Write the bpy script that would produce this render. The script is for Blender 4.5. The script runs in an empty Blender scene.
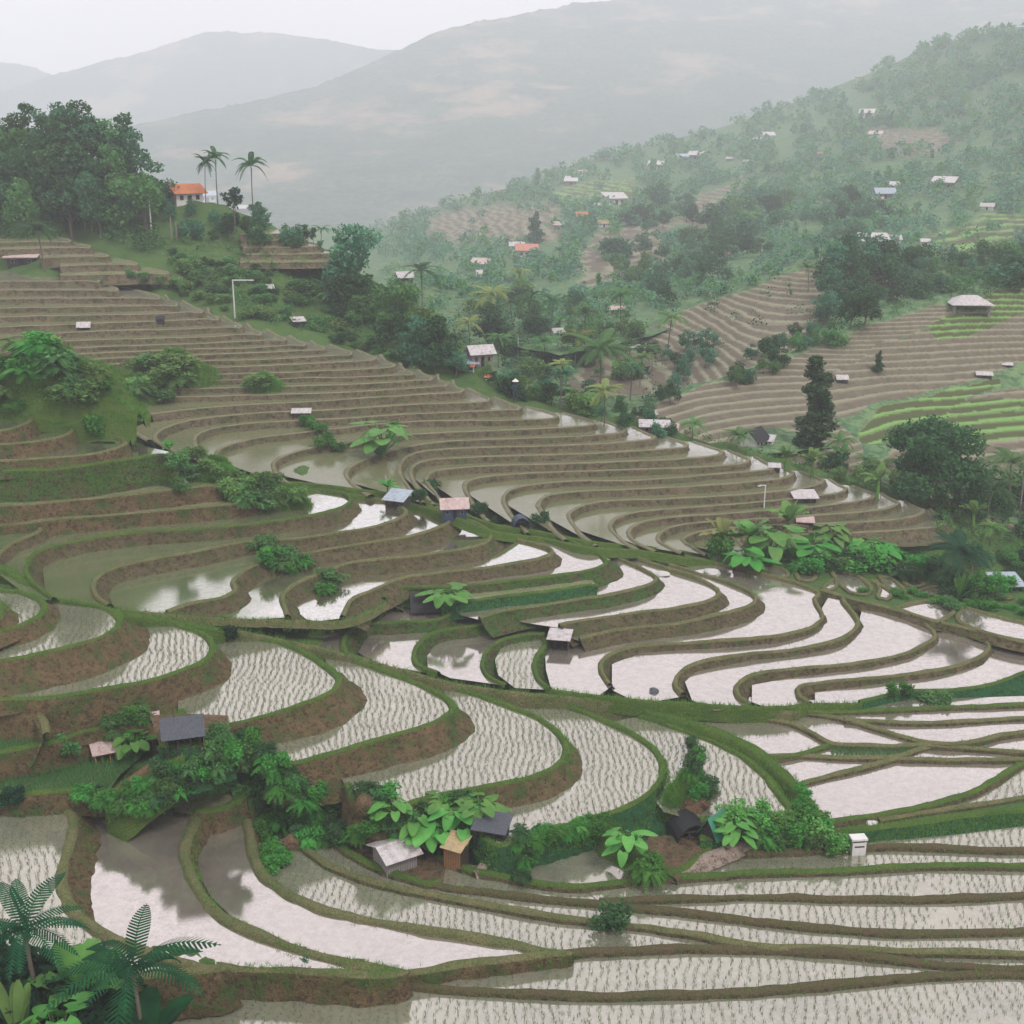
import bpy, bmesh, math, random
import numpy as np
from mathutils import Vector, noise, Matrix
from mathutils.geometry import tessellate_polygon
random.seed(7); RNG = np.random.default_rng(7)
C = bpy.context.scene.collection
R = math.radians
TH = R(17.0); FPX = 1250.0; CZ = 60.0
ST, CT = math.sin(TH), math.cos(TH)

# ---------------------------------------------------------------- camera geometry helpers (photo row/column -> place in the valley)
def k(v):
    b = (v-512.0)/FPX
    return (ST+b*CT)/(CT-b*ST)
def PY(u, v, Y):
    b = (v-512.0)/FPX
    return Vector(((u-512.0)/FPX*Y/(CT-b*ST), Y, CZ-k(v)*Y))
def PH(u, v, H): return PY(u, v, H/k(v))
def pxm(p):                                  # pixels per metre at a place
    return FPX/(p.y*CT-(p.z-CZ)*ST)
def proj(p):
    d = p[1]*CT-(p[2]-CZ)*ST
    return 512+FPX*p[0]/d, 512+FPX*(-p[1]*ST-(p[2]-CZ)*CT)/d

def tag(o, label=None, cat=None, group=None, kind=None):
    if label: o['label'] = label
    if cat: o['category'] = cat
    if group: o['group'] = group
    if kind: o['kind'] = kind
    return o
def link(o, parent=None):
    C.objects.link(o)
    if parent is not None: o.parent = parent
    return o
def empty(name, loc=(0,0,0), rz=0):
    o = bpy.data.objects.new(name, None); C.objects.link(o)
    o.location = loc; o.rotation_euler = (0,0,rz); o.empty_display_size = .3
    return o
def mesh_obj(name, verts, faces, mats, parent=None, mi=None, smooth=False):
    me = bpy.data.meshes.new(name)
    verts = np.asarray(verts, dtype=np.float32).reshape(-1,3)
    if isinstance(faces, np.ndarray):
        n, w = faces.shape
        me.vertices.add(len(verts)); me.vertices.foreach_set('co', verts.ravel())
        me.loops.add(n*w); me.loops.foreach_set('vertex_index', faces.ravel().astype(np.int32))
        me.polygons.add(n); me.polygons.foreach_set('loop_start', np.arange(0, n*w, w, dtype=np.int32))
        me.polygons.foreach_set('loop_total', np.full(n, w, dtype=np.int32))
        me.update(calc_edges=True)
    else:
        me.from_pydata([tuple(map(float,v)) for v in verts], [], faces)
    for m in (mats if isinstance(mats, (list,tuple)) else [mats]): me.materials.append(m)
    if mi is not None: me.polygons.foreach_set('material_index', np.asarray(mi, dtype=np.int32))
    if smooth: me.polygons.foreach_set('use_smooth', np.ones(len(me.polygons), dtype=bool))
    me.validate(); me.update()
    return link(bpy.data.objects.new(name, me), parent)

# ---------------------------------------------------------------- materials
MATS = {}
def srgb(c): return tuple(((x/255)/12.92 if x/255 < .04045 else ((x/255+.055)/1.055)**2.4) for x in c)
class NT:
    def __init__(s, name):
        s.m = bpy.data.materials.new(name); s.m.use_nodes = True
        s.t = s.m.node_tree; s.t.nodes.clear(); s.out = s.t.nodes.new('ShaderNodeOutputMaterial')
    def n(s, typ, **kw):
        nd = s.t.nodes.new(typ)
        for a, b in kw.items():
            if a in nd.inputs: nd.inputs[a].default_value = b
            else: setattr(nd, a, b)
        return nd
    def l(s, a, b): s.t.links.new(a, b)
    def coord(s, obj=False):
        if obj: return s.n('ShaderNodeTexCoord').outputs['Object']
        return s.n('ShaderNodeNewGeometry').outputs['Position']
    def noise(s, scale, detail=4, rough=.6, vec=None, dist=0.0):
        nd = s.n('ShaderNodeTexNoise'); nd.inputs['Scale'].default_value = scale
        nd.inputs['Detail'].default_value = detail; nd.inputs['Roughness'].default_value = rough; nd.inputs['Distortion'].default_value = dist
        s.l(vec if vec is not None else s.coord(), nd.inputs['Vector']); return nd.outputs['Fac']
    def ramp(s, fac, stops):
        nd = s.n('ShaderNodeValToRGB'); cr = nd.color_ramp
        while len(cr.elements) < len(stops): cr.elements.new(.5)
        for e, (p, c) in zip(cr.elements, stops):
            e.position = p; e.color = (c[0], c[1], c[2], 1) if not isinstance(c, float) else (c, c, c, 1)
        s.l(fac, nd.inputs['Fac']); return nd.outputs['Color']
    def mix(s, fac, a, b, mode='MIX'):
        nd = s.n('ShaderNodeMix', data_type='RGBA', blend_type=mode)
        if isinstance(fac, (int,float)): nd.inputs[0].default_value = fac
        else: s.l(fac, nd.inputs[0])
        for i, x in ((6,a),(7,b)):
            if isinstance(x, tuple): nd.inputs[i].default_value = (*x[:3],1)
            else: s.l(x, nd.inputs[i])
        return nd.outputs[2]
    def math(s, op, a, b=0.0):
        nd = s.n('ShaderNodeMath', operation=op)
        for i, x in ((0,a),(1,b)):
            if isinstance(x, (int,float)): nd.inputs[i].default_value = x
            else: s.l(x, nd.inputs[i])
        return nd.outputs[0]
    def bump(s, h, strength=.5, dist=.1):
        nd = s.n('ShaderNodeBump'); nd.inputs['Strength'].default_value = strength; nd.inputs['Distance'].default_value = dist
        s.l(h, nd.inputs['Height']); return nd.outputs['Normal']
    def principled(s, col, rough=.9, normal=None, spec=.3, trans=None):
        nd = s.n('ShaderNodeBsdfPrincipled'); 
        if isinstance(col, tuple): nd.inputs['Base Color'].default_value = (*col[:3],1)
        else: s.l(col, nd.inputs['Base Color'])
        nd.inputs['Roughness'].default_value = rough; nd.inputs['Specular IOR Level'].default_value = spec
        if normal is not None: s.l(normal, nd.inputs['Normal'])
        s.l(nd.outputs[0], s.out.inputs['Surface']); return nd

def lift(c, f): return tuple(x*f for x in c)
def m_soil(name, c1, c2, moss, mossamt, sc=1.0):
    c1, c2, moss = lift(c1,1.22), lift(c2,1.22), lift(moss,1.3)
    t = NT(name); 
    n1 = t.noise(.9*sc, 6, .65); n2 = t.noise(5*sc, 5, .7); n3 = t.noise(.35*sc, 3, .6)
    base = t.mix(t.ramp(n1, [(.3,0.0),(.7,1.0)]), c1, c2)
    base = t.mix(t.ramp(n2, [(.35,0.0),(.75,.7)]), base, tuple(x*.45 for x in c1))
    cr = t.ramp(t.noise(.55*sc, 5, .75), [(max(0,.62-mossamt*.45),0.0),(min(1,.72-mossamt*.35),1.0)])
    base = t.mix(t.math('MULTIPLY', cr, .9), base, moss)
    n4 = t.noise(2.2*sc, 6, .8); base = t.mix(t.ramp(n4, [(.42,.65),(.5,0.0)]), base, (.03,.026,.018))
    nb = t.math('ADD', t.math('ADD', n2, n4), t.math('MULTIPLY', n1, 1.5))
    t.principled(base, .95, t.bump(nb, 1.0, .45), .1); return t.m
def m_grass(name, c1, c2, c3, sc=1.0):
    c1, c2, c3 = lift(c1,1.4), lift(c2,1.4), lift(c3,1.2)
    t = NT(name)
    n1 = t.noise(.5*sc, 5, .65); n2 = t.noise(7*sc, 4, .7)
    base = t.mix(t.ramp(n1, [(.35,0.0),(.65,1.0)]), c1, c2)
    base = t.mix(t.ramp(n2, [(.35,0.0),(.75,.85)]), base, c3)
    t.principled(base, .95, t.bump(t.math('ADD', n2, t.noise(2.1*sc, 5, .8)), 1.0, .4), .1); return t.m
def m_water(name, mud, gl, weed=None, weedamt=.0, rough=.06, tint=(1,1,1), xlim=None, plane=None):
    t = NT(name)
    n1 = t.noise(.25, 4, .6); n2 = t.noise(1.6, 4, .7)
    base = t.mix(t.ramp(n1, [(.3,0.0),(.7,1.0)]), mud, tuple(x*1.5 for x in mud))
    d = t.n('ShaderNodeBsdfDiffuse'); t.l(base, d.inputs['Color'])
    g = t.n('ShaderNodeBsdfGlossy'); g.inputs['Roughness'].default_value = rough; g.inputs['Color'].default_value = (*tint,1)
    t.l(t.bump(t.noise(3.5, 4, .7), .10, .03), g.inputs['Normal'])
    mx = t.n('ShaderNodeMixShader')
    n6 = t.noise(5.5, 4, .75); fac = t.ramp(t.math('ADD', t.math('MULTIPLY', n2, .5), t.math('MULTIPLY', n6, .5)), [(.36, gl-.17),(.6, gl+.03)])
    lw = t.n('ShaderNodeLayerWeight'); fac = t.math('MULTIPLY', fac, t.math('ADD', .42, t.math('MULTIPLY', lw.outputs['Facing'], .85)))
    if weed:  # weed colour by noise
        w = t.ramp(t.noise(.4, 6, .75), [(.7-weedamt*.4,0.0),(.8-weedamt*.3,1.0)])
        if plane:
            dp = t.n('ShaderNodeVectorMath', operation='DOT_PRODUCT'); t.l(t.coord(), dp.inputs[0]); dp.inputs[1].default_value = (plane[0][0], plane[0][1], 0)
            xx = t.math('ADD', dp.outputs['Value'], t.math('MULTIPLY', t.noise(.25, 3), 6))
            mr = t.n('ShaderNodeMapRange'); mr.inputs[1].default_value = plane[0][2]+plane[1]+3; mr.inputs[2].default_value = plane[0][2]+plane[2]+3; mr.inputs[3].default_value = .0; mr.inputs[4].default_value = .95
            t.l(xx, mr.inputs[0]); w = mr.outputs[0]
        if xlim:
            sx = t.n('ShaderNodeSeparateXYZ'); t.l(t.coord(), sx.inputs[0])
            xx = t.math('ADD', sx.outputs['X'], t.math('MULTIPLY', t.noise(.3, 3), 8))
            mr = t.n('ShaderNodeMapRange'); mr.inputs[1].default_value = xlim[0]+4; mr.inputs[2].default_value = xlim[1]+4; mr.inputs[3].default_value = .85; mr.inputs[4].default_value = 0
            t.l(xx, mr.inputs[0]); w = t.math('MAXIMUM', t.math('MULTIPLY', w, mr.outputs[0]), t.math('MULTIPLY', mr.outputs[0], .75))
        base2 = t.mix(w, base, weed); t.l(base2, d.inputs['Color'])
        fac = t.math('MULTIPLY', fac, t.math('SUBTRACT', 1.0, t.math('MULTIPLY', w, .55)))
    t.l(fac, mx.inputs[0]); t.l(d.outputs[0], mx.inputs[1]); t.l(g.outputs[0], mx.inputs[2])
    t.l(mx.outputs[0], t.out.inputs['Surface']); return t.m
def m_leaf(name, c1, c2, rough=.75, spec=.1, sc=.6, transl=.3):
    c1, c2 = lift(c1,1.38), lift(c2,1.38)
    t = NT(name)
    oi = t.n('ShaderNodeObjectInfo')
    n1 = t.noise(sc, 3, .7)
    base = t.mix(t.ramp(n1, [(.3,0.0),(.7,1.0)]), c1, c2)
    hs = t.n('ShaderNodeHueSaturation'); t.l(base, hs.inputs['Color'])
    t.l(t.math('ADD', .75, t.math('MULTIPLY', oi.outputs['Random'], .5)), hs.inputs['Value'])
    t.l(t.math('ADD', .485, t.math('MULTIPLY', oi.outputs['Random'], .03)), hs.inputs['Hue'])
    p = t.principled(hs.outputs[0], rough, None, spec)
    tr = t.n('ShaderNodeBsdfTranslucent'); t.l(hs.outputs[0], tr.inputs['Color'])
    mx = t.n('ShaderNodeMixShader'); mx.inputs[0].default_value = transl
    t.l(p.outputs[0], mx.inputs[1]); t.l(tr.outputs[0], mx.inputs[2]); t.l(mx.outputs[0], t.out.inputs['Surface']); return t.m
def m_plain(name, c, rough=.8, sc=3, var=.35, spec=.3, metal=0):
    t = NT(name); n1 = t.noise(sc, 5, .7, t.coord(True))
    base = t.mix(t.ramp(n1, [(.3,0.0),(.75,1.0)]), c, tuple(x*(1-var) for x in c))
    if 'tin' in name or 'roof' in name:
        base = t.mix(t.ramp(t.noise(1.7, 6, .8, t.coord(True)), [(.5,0.0),(.68,.8)]), base, (.20,.11,.06)); base = t.mix(t.ramp(t.noise(.9, 4, .8, t.coord(True)), [(.3,.7),(.42,0.0)]), base, (.10,.10,.09))
    if 'boards' in name or 'wood' in name:
        wv = t.n('ShaderNodeTexWave', bands_direction='X'); wv.inputs['Scale'].default_value = 2.2; wv.inputs['Distortion'].default_value = .6; t.l(t.coord(True), wv.inputs['Vector'])
        base = t.mix(t.ramp(wv.outputs['Fac'], [(.08,.9),(.2,0.0)]), base, (.012,.01,.008))
    p = t.principled(base, rough, t.bump(n1, .3, .03), spec); p.inputs['Metallic'].default_value = metal; return t.m

M = MATS
M['wall'] = m_soil('earth_wall', (.175,.142,.078), (.105,.086,.046), (.055,.09,.028), .2)
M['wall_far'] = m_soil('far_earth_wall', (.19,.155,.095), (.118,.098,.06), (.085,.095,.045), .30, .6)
M['wall_moss'] = m_soil('mossy_wall', (.13,.11,.055), (.085,.072,.036), (.05,.105,.025), .5)
M['wall_red'] = m_soil('bare_earth_wall', (.215,.152,.078), (.125,.09,.048), (.05,.10,.028), .27)
M['wall_green'] = m_soil('grassy_wall', (.075,.08,.035), (.05,.05,.03), (.02,.10,.035), .85)
M['bund'] = m_grass('bund_grass', (.20,.19,.09), (.12,.15,.055), (.07,.06,.03))
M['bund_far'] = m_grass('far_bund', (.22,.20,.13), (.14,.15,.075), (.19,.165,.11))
M['bund_green'] = m_grass('green_bund', (.06,.13,.025), (.10,.16,.03), (.05,.07,.02))
M['bund_brown'] = m_grass('brown_bund', (.12,.09,.05), (.085,.10,.035), (.075,.055,.035))
M['ground'] = m_grass('hillside_green', (.055,.12,.032), (.09,.15,.04), (.035,.065,.022), .6)
M['soil'] = m_soil('trodden_soil', (.22,.15,.09), (.15,.10,.06), (.07,.09,.03), .15)
M['w_clear'] = m_water('still_water', (.14,.125,.10), .60, tint=(.955,.915,.91))
M['w_mix'] = m_water('hill_reflection_tint_water', (.09,.08,.05), .70, (.10,.14,.06), .4, .08, xlim=(-26,-21))  # olive left of xlim is hillside reflection painted into the water colour
M['w_rice'] = m_water('planted_water', (.14,.14,.10), .455, (.10,.13,.06), .2, tint=(.95,.91,.88))
M['w_murky'] = m_water('murky_water', (.15,.15,.085), .42, (.12,.15,.06), .5, .12)
M['w_green'] = m_water('green_water', (.06,.085,.035), .42, (.05,.12,.04), .4, .1)
M['w_grey'] = m_water('grey_water', (.09,.095,.065), .70)
SKYL=1.12; SUNE=1.7; EXPO=0.3
# ---------------------------------------------------------------- terraces
TERR = []          # records: name, H, group, world rim
SAMP = {'front': [], 'back': []}
def up(Hl, vr, vb, b=0.0):
    kb, kr = k(vb), k(vr)
    return Hl*(1+b*kb)/(kb/kr+b*kb)
def catmull(pts, vals, step):
    P = [Vector(p) for p in pts]; out = []; ov = []
    n = len(P)
    for i in range(n-1):
        p0 = P[i-1] if i > 0 else P[i]*2-P[i+1]; p1 = P[i]; p2 = P[i+1]; p3 = P[i+2] if i+2 < n else P[i+1]*2-P[i]
        L = (p2-p1).length; m = max(1, int(L/step))
        # centripetal parametrisation keeps tight lobe tips free of loops
        t0 = 0; t1 = t0+max(1e-4,(p1-p0).length)**.5; t2 = t1+max(1e-4,(p2-p1).length)**.5; t3 = t2+max(1e-4,(p3-p2).length)**.5
        for j in range(m):
            t = t1+(t2-t1)*j/m
            A1 = p0*((t1-t)/(t1-t0))+p1*((t-t0)/(t1-t0)); A2 = p1*((t2-t)/(t2-t1))+p2*((t-t1)/(t2-t1)); A3 = p2*((t3-t)/(t3-t2))+p3*((t-t2)/(t3-t2))
            B1 = A1*((t2-t)/(t2-t0))+A2*((t-t0)/(t2-t0)); B2 = A2*((t3-t)/(t3-t1))+A3*((t-t1)/(t3-t1))
            out.append(B1*((t2-t)/(t2-t1))+B2*((t-t1)/(t2-t1))); ov.append(vals[i]+(vals[i+1]-vals[i])*j/m)
    out.append(P[-1]); ov.append(vals[-1])
    return out, ov
def strip_mesh(pts, vals, nrm, prof, z, nz=.15, closed=False, seed=0.0):
    """prof(val, s) -> list of (outward offset, height, rough, material)"""
    V = []; F = []; MI = []; n = len(pts)
    for i, (p, val, nn) in enumerate(zip(pts, vals, nrm)):
        wf = 1+.45*noise.noise(Vector((p.x*.16,p.y*.16,seed+7)))+.25*noise.noise(Vector((p.x*.7,p.y*.7,seed))); hf = 1+.5*noise.noise(Vector((p.x*.21,p.y*.21,seed+21)))
        pr = [(o*wf if o < 0 else o, h*hf if h > 0 else h, r, mm) for (o, h, r, mm) in prof(val)]
        w = noise.noise(Vector((p.x*.22+seed, p.y*.22, z*.3)))
        for (o, h, r, _m) in pr:
            q = Vector((p.x, p.y, z+h)); 
            a = noise.noise(Vector((q.x*.7+3.1+seed, q.y*.7, q.z*.9)))*r + noise.noise(Vector((q.x*2.3, q.y*2.3+seed, q.z*2.6)))*r*.5
            c = noise.noise(Vector((q.x*1.7, q.y*1.7, q.z*1.1+9)))*r*.35
            V.append((q.x+nn.x*(o+a+w*r), q.y+nn.y*(o+a+w*r), q.z+c))
    m = len(pr)
    for i in range(n-1):
        for j in range(m-1):
            a = i*m+j; F.append((a, a+1, a+m+1, a+m)); MI.append(pr[j][3])
    return V, F, MI
WATER_POLYS = []
GROUPS = {  # bund width, bund height, curve step, materials: bund, wall, roughness
 'F': dict(bw=.55, bh=.34, st=.5, bm='bund_brown', wm='wall', rg=.12, bat=.35, drop=1.0),
 'L': dict(bw=.62, bh=.34, st=.45, bm='bund', wm='wall_red', rg=.26, bat=.5, drop=2.5),
 'M': dict(bw=.42, bh=.28, st=.5, bm='bund_green', wm='wall_red', rg=.3, bat=1.25, drop=2.4),
 'P': dict(bw=.45, bh=.28, st=.6, bm='bund', wm='wall', rg=.1, bat=.5, drop=1.2),
 'S': dict(bw=.36, bh=.36, st=.7, bm='bund', wm='wall', rg=.22, bat=1.2, drop=1.6),
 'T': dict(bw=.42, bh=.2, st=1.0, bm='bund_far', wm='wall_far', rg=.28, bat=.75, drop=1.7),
 'U': dict(bw=.4, bh=.25, st=.6, bm='bund', wm='wall', rg=.1, bat=.8, drop=.6),
}
HN = {}
HOV = dict(L3=51.9,L2=51.0,L1=50.0,K2=48.6,K0=46.5,K1=44.9,N1=50.6,theta=50.7,eta=50.2,zeta=48.9,eps=47.2,gam=43.5,bet=41.5,alp=40.5,omg=39.7,
 s14=50.3,s13=50.05,s12=49.8,s11=49.5,s10=49.2,s9=48.4,s8=47.6,s7=46.9,s6b=46.3,s6=45.8,s5=45.0,s4=44.0,s3=43.0,s2=42.0,s1=41.0,e2b=40.4,e2=39.7,e1=38.2,gd=35.2,gc=34.2,gb=33.0,ga=31.7,
 v4=48.95,v3=48.6,v2=47.9,v1=47.2,bank2=49.4)
HOV['del'] = 45.4
for _i in range(14): HOV['U%d'%_i] = 49.3-.004*_i
def terrace(name, g, H, rim, back, kind='clear', bat=None, drop=None, sheet='front', bw=None, bh=None, bm=None, wm=None):
    H = HOV.get(name, H); G = GROUPS[g]; z = CZ-H; HN[name] = H
    bw = bw or G['bw']; bh = bh or G['bh']; drop = drop or G['drop']
    bt = G['bat'] if bat is None else bat
    bl = bt if isinstance(bt, (list,tuple)) else [bt]*len(rim)
    bl = list(bl)+[bl[-1]]*(len(rim)-len(bl))
    W = [PH(u, v, H).to_2d() for u, v in rim]
    rp, rv = catmull(W, bl, G['st'])
    BK = [PH(u, v, H).to_2d() for u, v in back]
    poly = rp+BK
    area = sum(poly[i].x*poly[(i+1)%len(poly)].y-poly[(i+1)%len(poly)].x*poly[i].y for i in range(len(poly)))
    sg = 1 if area > 0 else -1
    def normals(ps):
        out = []
        for i in range(len(ps)):
            d = ps[min(i+1,len(ps)-1)]-ps[max(i-1,0)]
            if d.length < 1e-6: d = Vector((1,0))
            d.normalize(); out.append(Vector((d.y, -d.x))*sg)
        for _ in range(3):
            out = [(out[max(i-1,0)]+out[i]*2+out[min(i+1,len(out)-1)]).normalized() for i in range(len(out))]
        return out
    nr = normals(rp); rg = G['rg']
    def prof(b):
        p = [(-bw*1.25, -.06, .06, 0), (-bw*1.1, bh*.55, .08, 0), (-bw*.8, bh*.95, .08, 0), (-bw*.35, bh, .08, 0), (-.02, bh*.72, .08, 0)]
        n = 6
        for j in range(n+1):
            t = j/n; p.append((.06+(drop+bh)*b*(t**1.7), bh*.45-(drop+bh*.45)*t, rg if j else .08, 1))
        return p
    V, F, MI = strip_mesh(rp, rv, nr, prof, z, seed=len(TERR)*1.7)
    mats = [M[bm or G['bm']], M[wm or G['wm']]]
    ob = mesh_obj('rice_terrace' if kind != 'bank' else 'earth_bank', V, F, mats, None, MI, True); tag(ob, kind='structure')
    poly3 = [Vector((p.x, p.y, 0)) for p in poly]
    tris = tessellate_polygon([poly3])
    if kind == 'bank':
        tm = M['ground']; wn = 'bank_top'; zz = z+.05
    elif kind == 'soil': tm = M['soil']; wn = 'bank_top'; zz = z+.05
    else: tm = M['w_'+kind]; wn = 'water'; zz = z
    wo = mesh_obj(wn, [(p.x, p.y, zz) for p in poly3], [tuple(t) for t in tris], tm, ob)
    WATER_POLYS.append((name, kind, z, np.array([(p.x, p.y) for p in poly]), np.array([(p.x,p.y) for p in rp])))
    TERR.append(dict(name=name, H=H, g=g, rim=rp, nr=nr, z=z, bh=bh, bw=bw, drop=drop, bat=rv))
    rec = SAMP[sheet]
    for i in range(0, len(rp), 4):
        p = rp[i]
        for hh, oo in ((H, 0), (H+drop*.5, rv[i]*drop*.5), (H+drop*.95, rv[i]*drop*.95)):
            q = Vector((p.x+nr[i].x*oo, p.y+nr[i].y*oo, CZ-hh)); u, v = proj(q)
            rec.append((u, v, q.y))
    for (u, v) in back: rec.append((u, v, H/k(v)))
    return ob
def T(*a, **kw): return terrace(*a, **kw)

# ---- front strips
T('F1','F',52.7,[(-80,1120),(300,1120),(700,1120),(1110,1120)],[(1110,978),(1024,978),(900,980),(768,992),(512,995),(380,985),(256,978),(100,978),(-80,985)],'rice')
T('F2','F',52.6,[(395,987),(420,990),(450,993),(512,997),(580,1000),(640,1000),(700,998),(768,994),(820,990),(870,985),(910,981),(960,978),(1024,978),(1110,980)],
  [(1110,958),(950,964),(880,959),(768,950),(640,951),(512,961),(450,967),(410,974)],'rice')
T('L4','F',52.5,[(545,960),(600,956),(640,954),(700,952),(768,953),(830,957),(880,962),(930,967),(1000,972),(1110,976)],
  [(1110,958),(1024,955),(900,953),(820,950),(768,948),(690,935),(630,926),(570,920),(512,911),(430,895),(350,875),(306,852),(284,838),(266,845),(258,866),(285,899),(330,918),(450,936),(530,950)],'rice')
T('L5','F',52.4,[(292,836),(298,845),(308,855),(325,867),(350,878),(384,889),(430,898),(480,908),(512,914),(570,923),(630,929),(690,938),(730,946),(768,951),(850,953),(940,956),(1024,958),(1110,961)],
  [(1110,930),(1024,931),(900,933),(830,929),(768,923),(700,914),(640,908),(600,903),(560,900),(512,895),(440,885),(400,876),(365,864),(345,851),(332,840),(325,832),(300,830)],'rice',bm='bund')
T('L6','F',52.35,[(425,884),(440,889),(512,899),(560,904),(600,907),(640,912),(700,918),(768,927),(830,933),(900,937),(960,937),(1024,935),(1110,933)],
  [(1110,897),(1024,898),(950,900),(860,901),(768,898),(700,900),(640,901),(610,886),(580,887),(545,885),(512,879),(480,873),(455,867),(430,868)],'rice')
T('bank1','F',52.3,[(328,837),(335,845),(347,856),(370,869),(400,880),(430,887),(442,884)],[(446,866),(430,850),(380,840),(345,830)],'soil',bm='bund_green')
T('L6b','F',52.3,[(600,904),(640,903),(700,902),(768,900),(860,903),(950,902),(1024,899),(1110,896)],[(1110,867),(1024,868),(930,867),(850,872),(768,874),(720,877),(650,881),(610,886),(590,893)],'rice')
T('E','F',52.2,[(435,860),(455,869),(480,876),(512,882),(545,888),(580,890),(610,888),(650,883),(720,879),(768,876),(850,874),(930,869),(1024,870),(1110,869)],
  [(1110,851),(1024,850),(960,849),(900,847),(830,850),(768,852),(730,853),(700,850),(640,840),(600,834),(520,834),(500,845),(480,866)],'rice',bm='bund_green')
T('f','F',52.1,[(676,883),(688,872),(704,863),(722,859),(768,856),(830,853),(900,850),(960,852),(1024,853),(1110,855)],[(1110,822),(1024,826),(960,834),(900,840),(868,840),(780,843),(700,848),(665,860),(660,880)],'rice')
T('g','F',51.6,[(700,842),(760,843),(800,840),(868,832),(930,825),(980,818),(1024,814),(1110,804)],[(1110,790),(1024,800),(950,812),(900,818),(860,820),(820,822),(780,815),(720,818)],'bank',bat=1.0,wm='wall_green',bm='bund_green')
T('h','P',51.5,[(880,823),(910,818),(950,812),(990,806),(1024,800),(1110,784)],[(1110,735),(1024,768),(1000,786),(950,802),(900,815)],'rice')
T('P1','P',51.3,[(815,828),(850,822),(900,815),(930,808),(960,800),(985,790),(1005,777),(1024,764),(1040,752)],[(1024,754),(900,757),(880,761),(840,771),(800,783),(800,800)],'clear',bm='bund_green',bat=.8)
T('P2','P',51.2,[(800,787),(820,781),(850,774),(880,766),(900,760),(915,754),(930,750)],[(900,750),(860,755),(765,752),(775,770),(788,785)],'clear')
T('P3','P',51.15,[(895,761),(950,762),(1024,762),(1110,762)],[(1110,752),(1024,752),(980,748),(930,746),(905,752)],'clear')
T('P4','P',51.1,[(762,758),(800,758),(850,760),(895,759),(920,752),(935,748)],[(920,743),(870,740),(834,742),(775,752)],'clear')
T('Q1','P',51.0,[(620,708),(650,716),(690,725),(725,736),(752,748),(770,760),(800,756),(832,747)],[(825,739),(805,730),(785,722),(768,718),(700,711),(640,703),(600,698)],'clear',bm='bund_green',bat=.7)
T('P7c','P',51.0,[(900,748),(930,748),(980,751),(1024,755),(1110,758)],[(1110,722),(1024,732),(990,740),(950,744)],'clear')
T('P6','P',50.9,[(660,709),(700,713),(735,716),(768,721),(790,726),(810,735),(832,746),(870,748),(905,748),(925,745)],[(915,739),(880,729),(850,720),(820,714),(768,709),(720,706),(680,703)],'clear')
T('P7','P',50.8,[(780,713),(820,717),(850,723),(880,732),(915,742),(945,746),(975,744),(1000,738),(1024,734),(1110,718)],[(1110,712),(1024,718),(950,722),(860,720),(835,712)],'clear')
T('P8','P',50.7,[(845,722),(900,725),(960,724),(1024,720),(1110,714)],[(1110,703),(1024,705),(950,707),(850,711),(825,713)],'clear')
T('P9','P',50.6,[(560,689),(600,698),(640,704),(700,708),(768,712),(830,714),(900,712),(960,709),(1024,707),(1110,703)],[(1110,690),(1024,696),(900,700),(800,700),(700,694),(640,688),(590,682)],'clear',bm='bund_green')
# ---- lower left ponds
T('L3','L',51.9,[(252,822),(254,840),(262,866),(285,889),(320,906),(370,919),(430,929),(480,936),(512,942),(545,950),(572,956),(545,960),(512,964),(450,971),(405,979)],
  [(400,972),(380,964),(330,955),(290,943),(256,928),(230,915),(211,897),(199,875),(197,850),(202,825),(228,822)],'clear',bat=[.9,.9,.9,.6,.4,.3])
T('L2','L',50.9,[(197,812),(200,822),(193,838),(190,860),(197,880),(210,900),(230,917),(256,930),(290,945),(330,957),(380,966),(410,973),(395,979),(340,978),(256,973),(215,972)],
  [(222,970),(180,961),(130,943),(95,922),(85,900),(88,850),(78,820),(85,808),(140,803)],'clear',bat=[.7,.9,.9,.9,.9,.6,.3,.2])
T('L1','L',49.8,[(70,797),(75,815),(78,833),(73,850),(68,868),(68,885),(72,900),(82,914),(97,926),(115,937),(140,947),(170,958),(200,966),(228,971),(205,975),(160,980),(100,988),(-80,1000)],
  [(-80,786),(0,793),(40,793)],'rice',bat=[1.0,1.6,2.0,2.1,2.1,1.9,1.5,1.0,.5,.3,.2])
# ---- big planted lobes
H_eta=50.4; H_zeta=48.6; H_eps=46.2; H_del=44.0; H_gam=41.8; H_bet=39.6; H_alp=38.4
T('theta','M',50.9,[(640,716),(665,724),(690,733),(718,744),(745,758),(768,776),(782,795),(792,812),(770,820),(700,822)],[(664,812),(652,796),(660,768),(645,744),(612,722)],'rice',bat=.8,drop=1.2)
T('eta','M',H_eta,[(470,812),(478,835),(500,849),(520,841),(555,832),(590,822),(625,811),(650,796),(663,780),(664,762),(648,743),(612,723),(570,708),(530,700),(498,693)],[(508,703),(545,720),(562,742),(556,764),(500,785),(460,795)],'rice',drop=2.2,wm='wall_green',bat=[.1,.2,.2,.3,.3,.35,.7,.9,1.0,.8,.5])
T('zeta','M',H_zeta,[(345,785),(356,806),(385,813),(430,801),(480,791),(530,780),(558,768),(568,755),(566,740),(546,722),(510,706),(472,693),(440,684)],[(444,693),(451,708),(446,727),(400,742),(350,758),(338,772)],'rice',drop=2.6,bat=[.1,.15,.25,.6,1.0,1.25])
T('eps','M',H_eps,[(262,740),(268,760),(290,766),(330,757),(370,745),(410,733),(440,722),(455,712),(453,703),(432,690),(398,675),(355,661),(322,652)],[(326,662),(334,680),(322,700),(295,712),(265,722)],'rice',drop=3.0,bat=[.1,.15,.25,.6,1.0,1.25])
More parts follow.
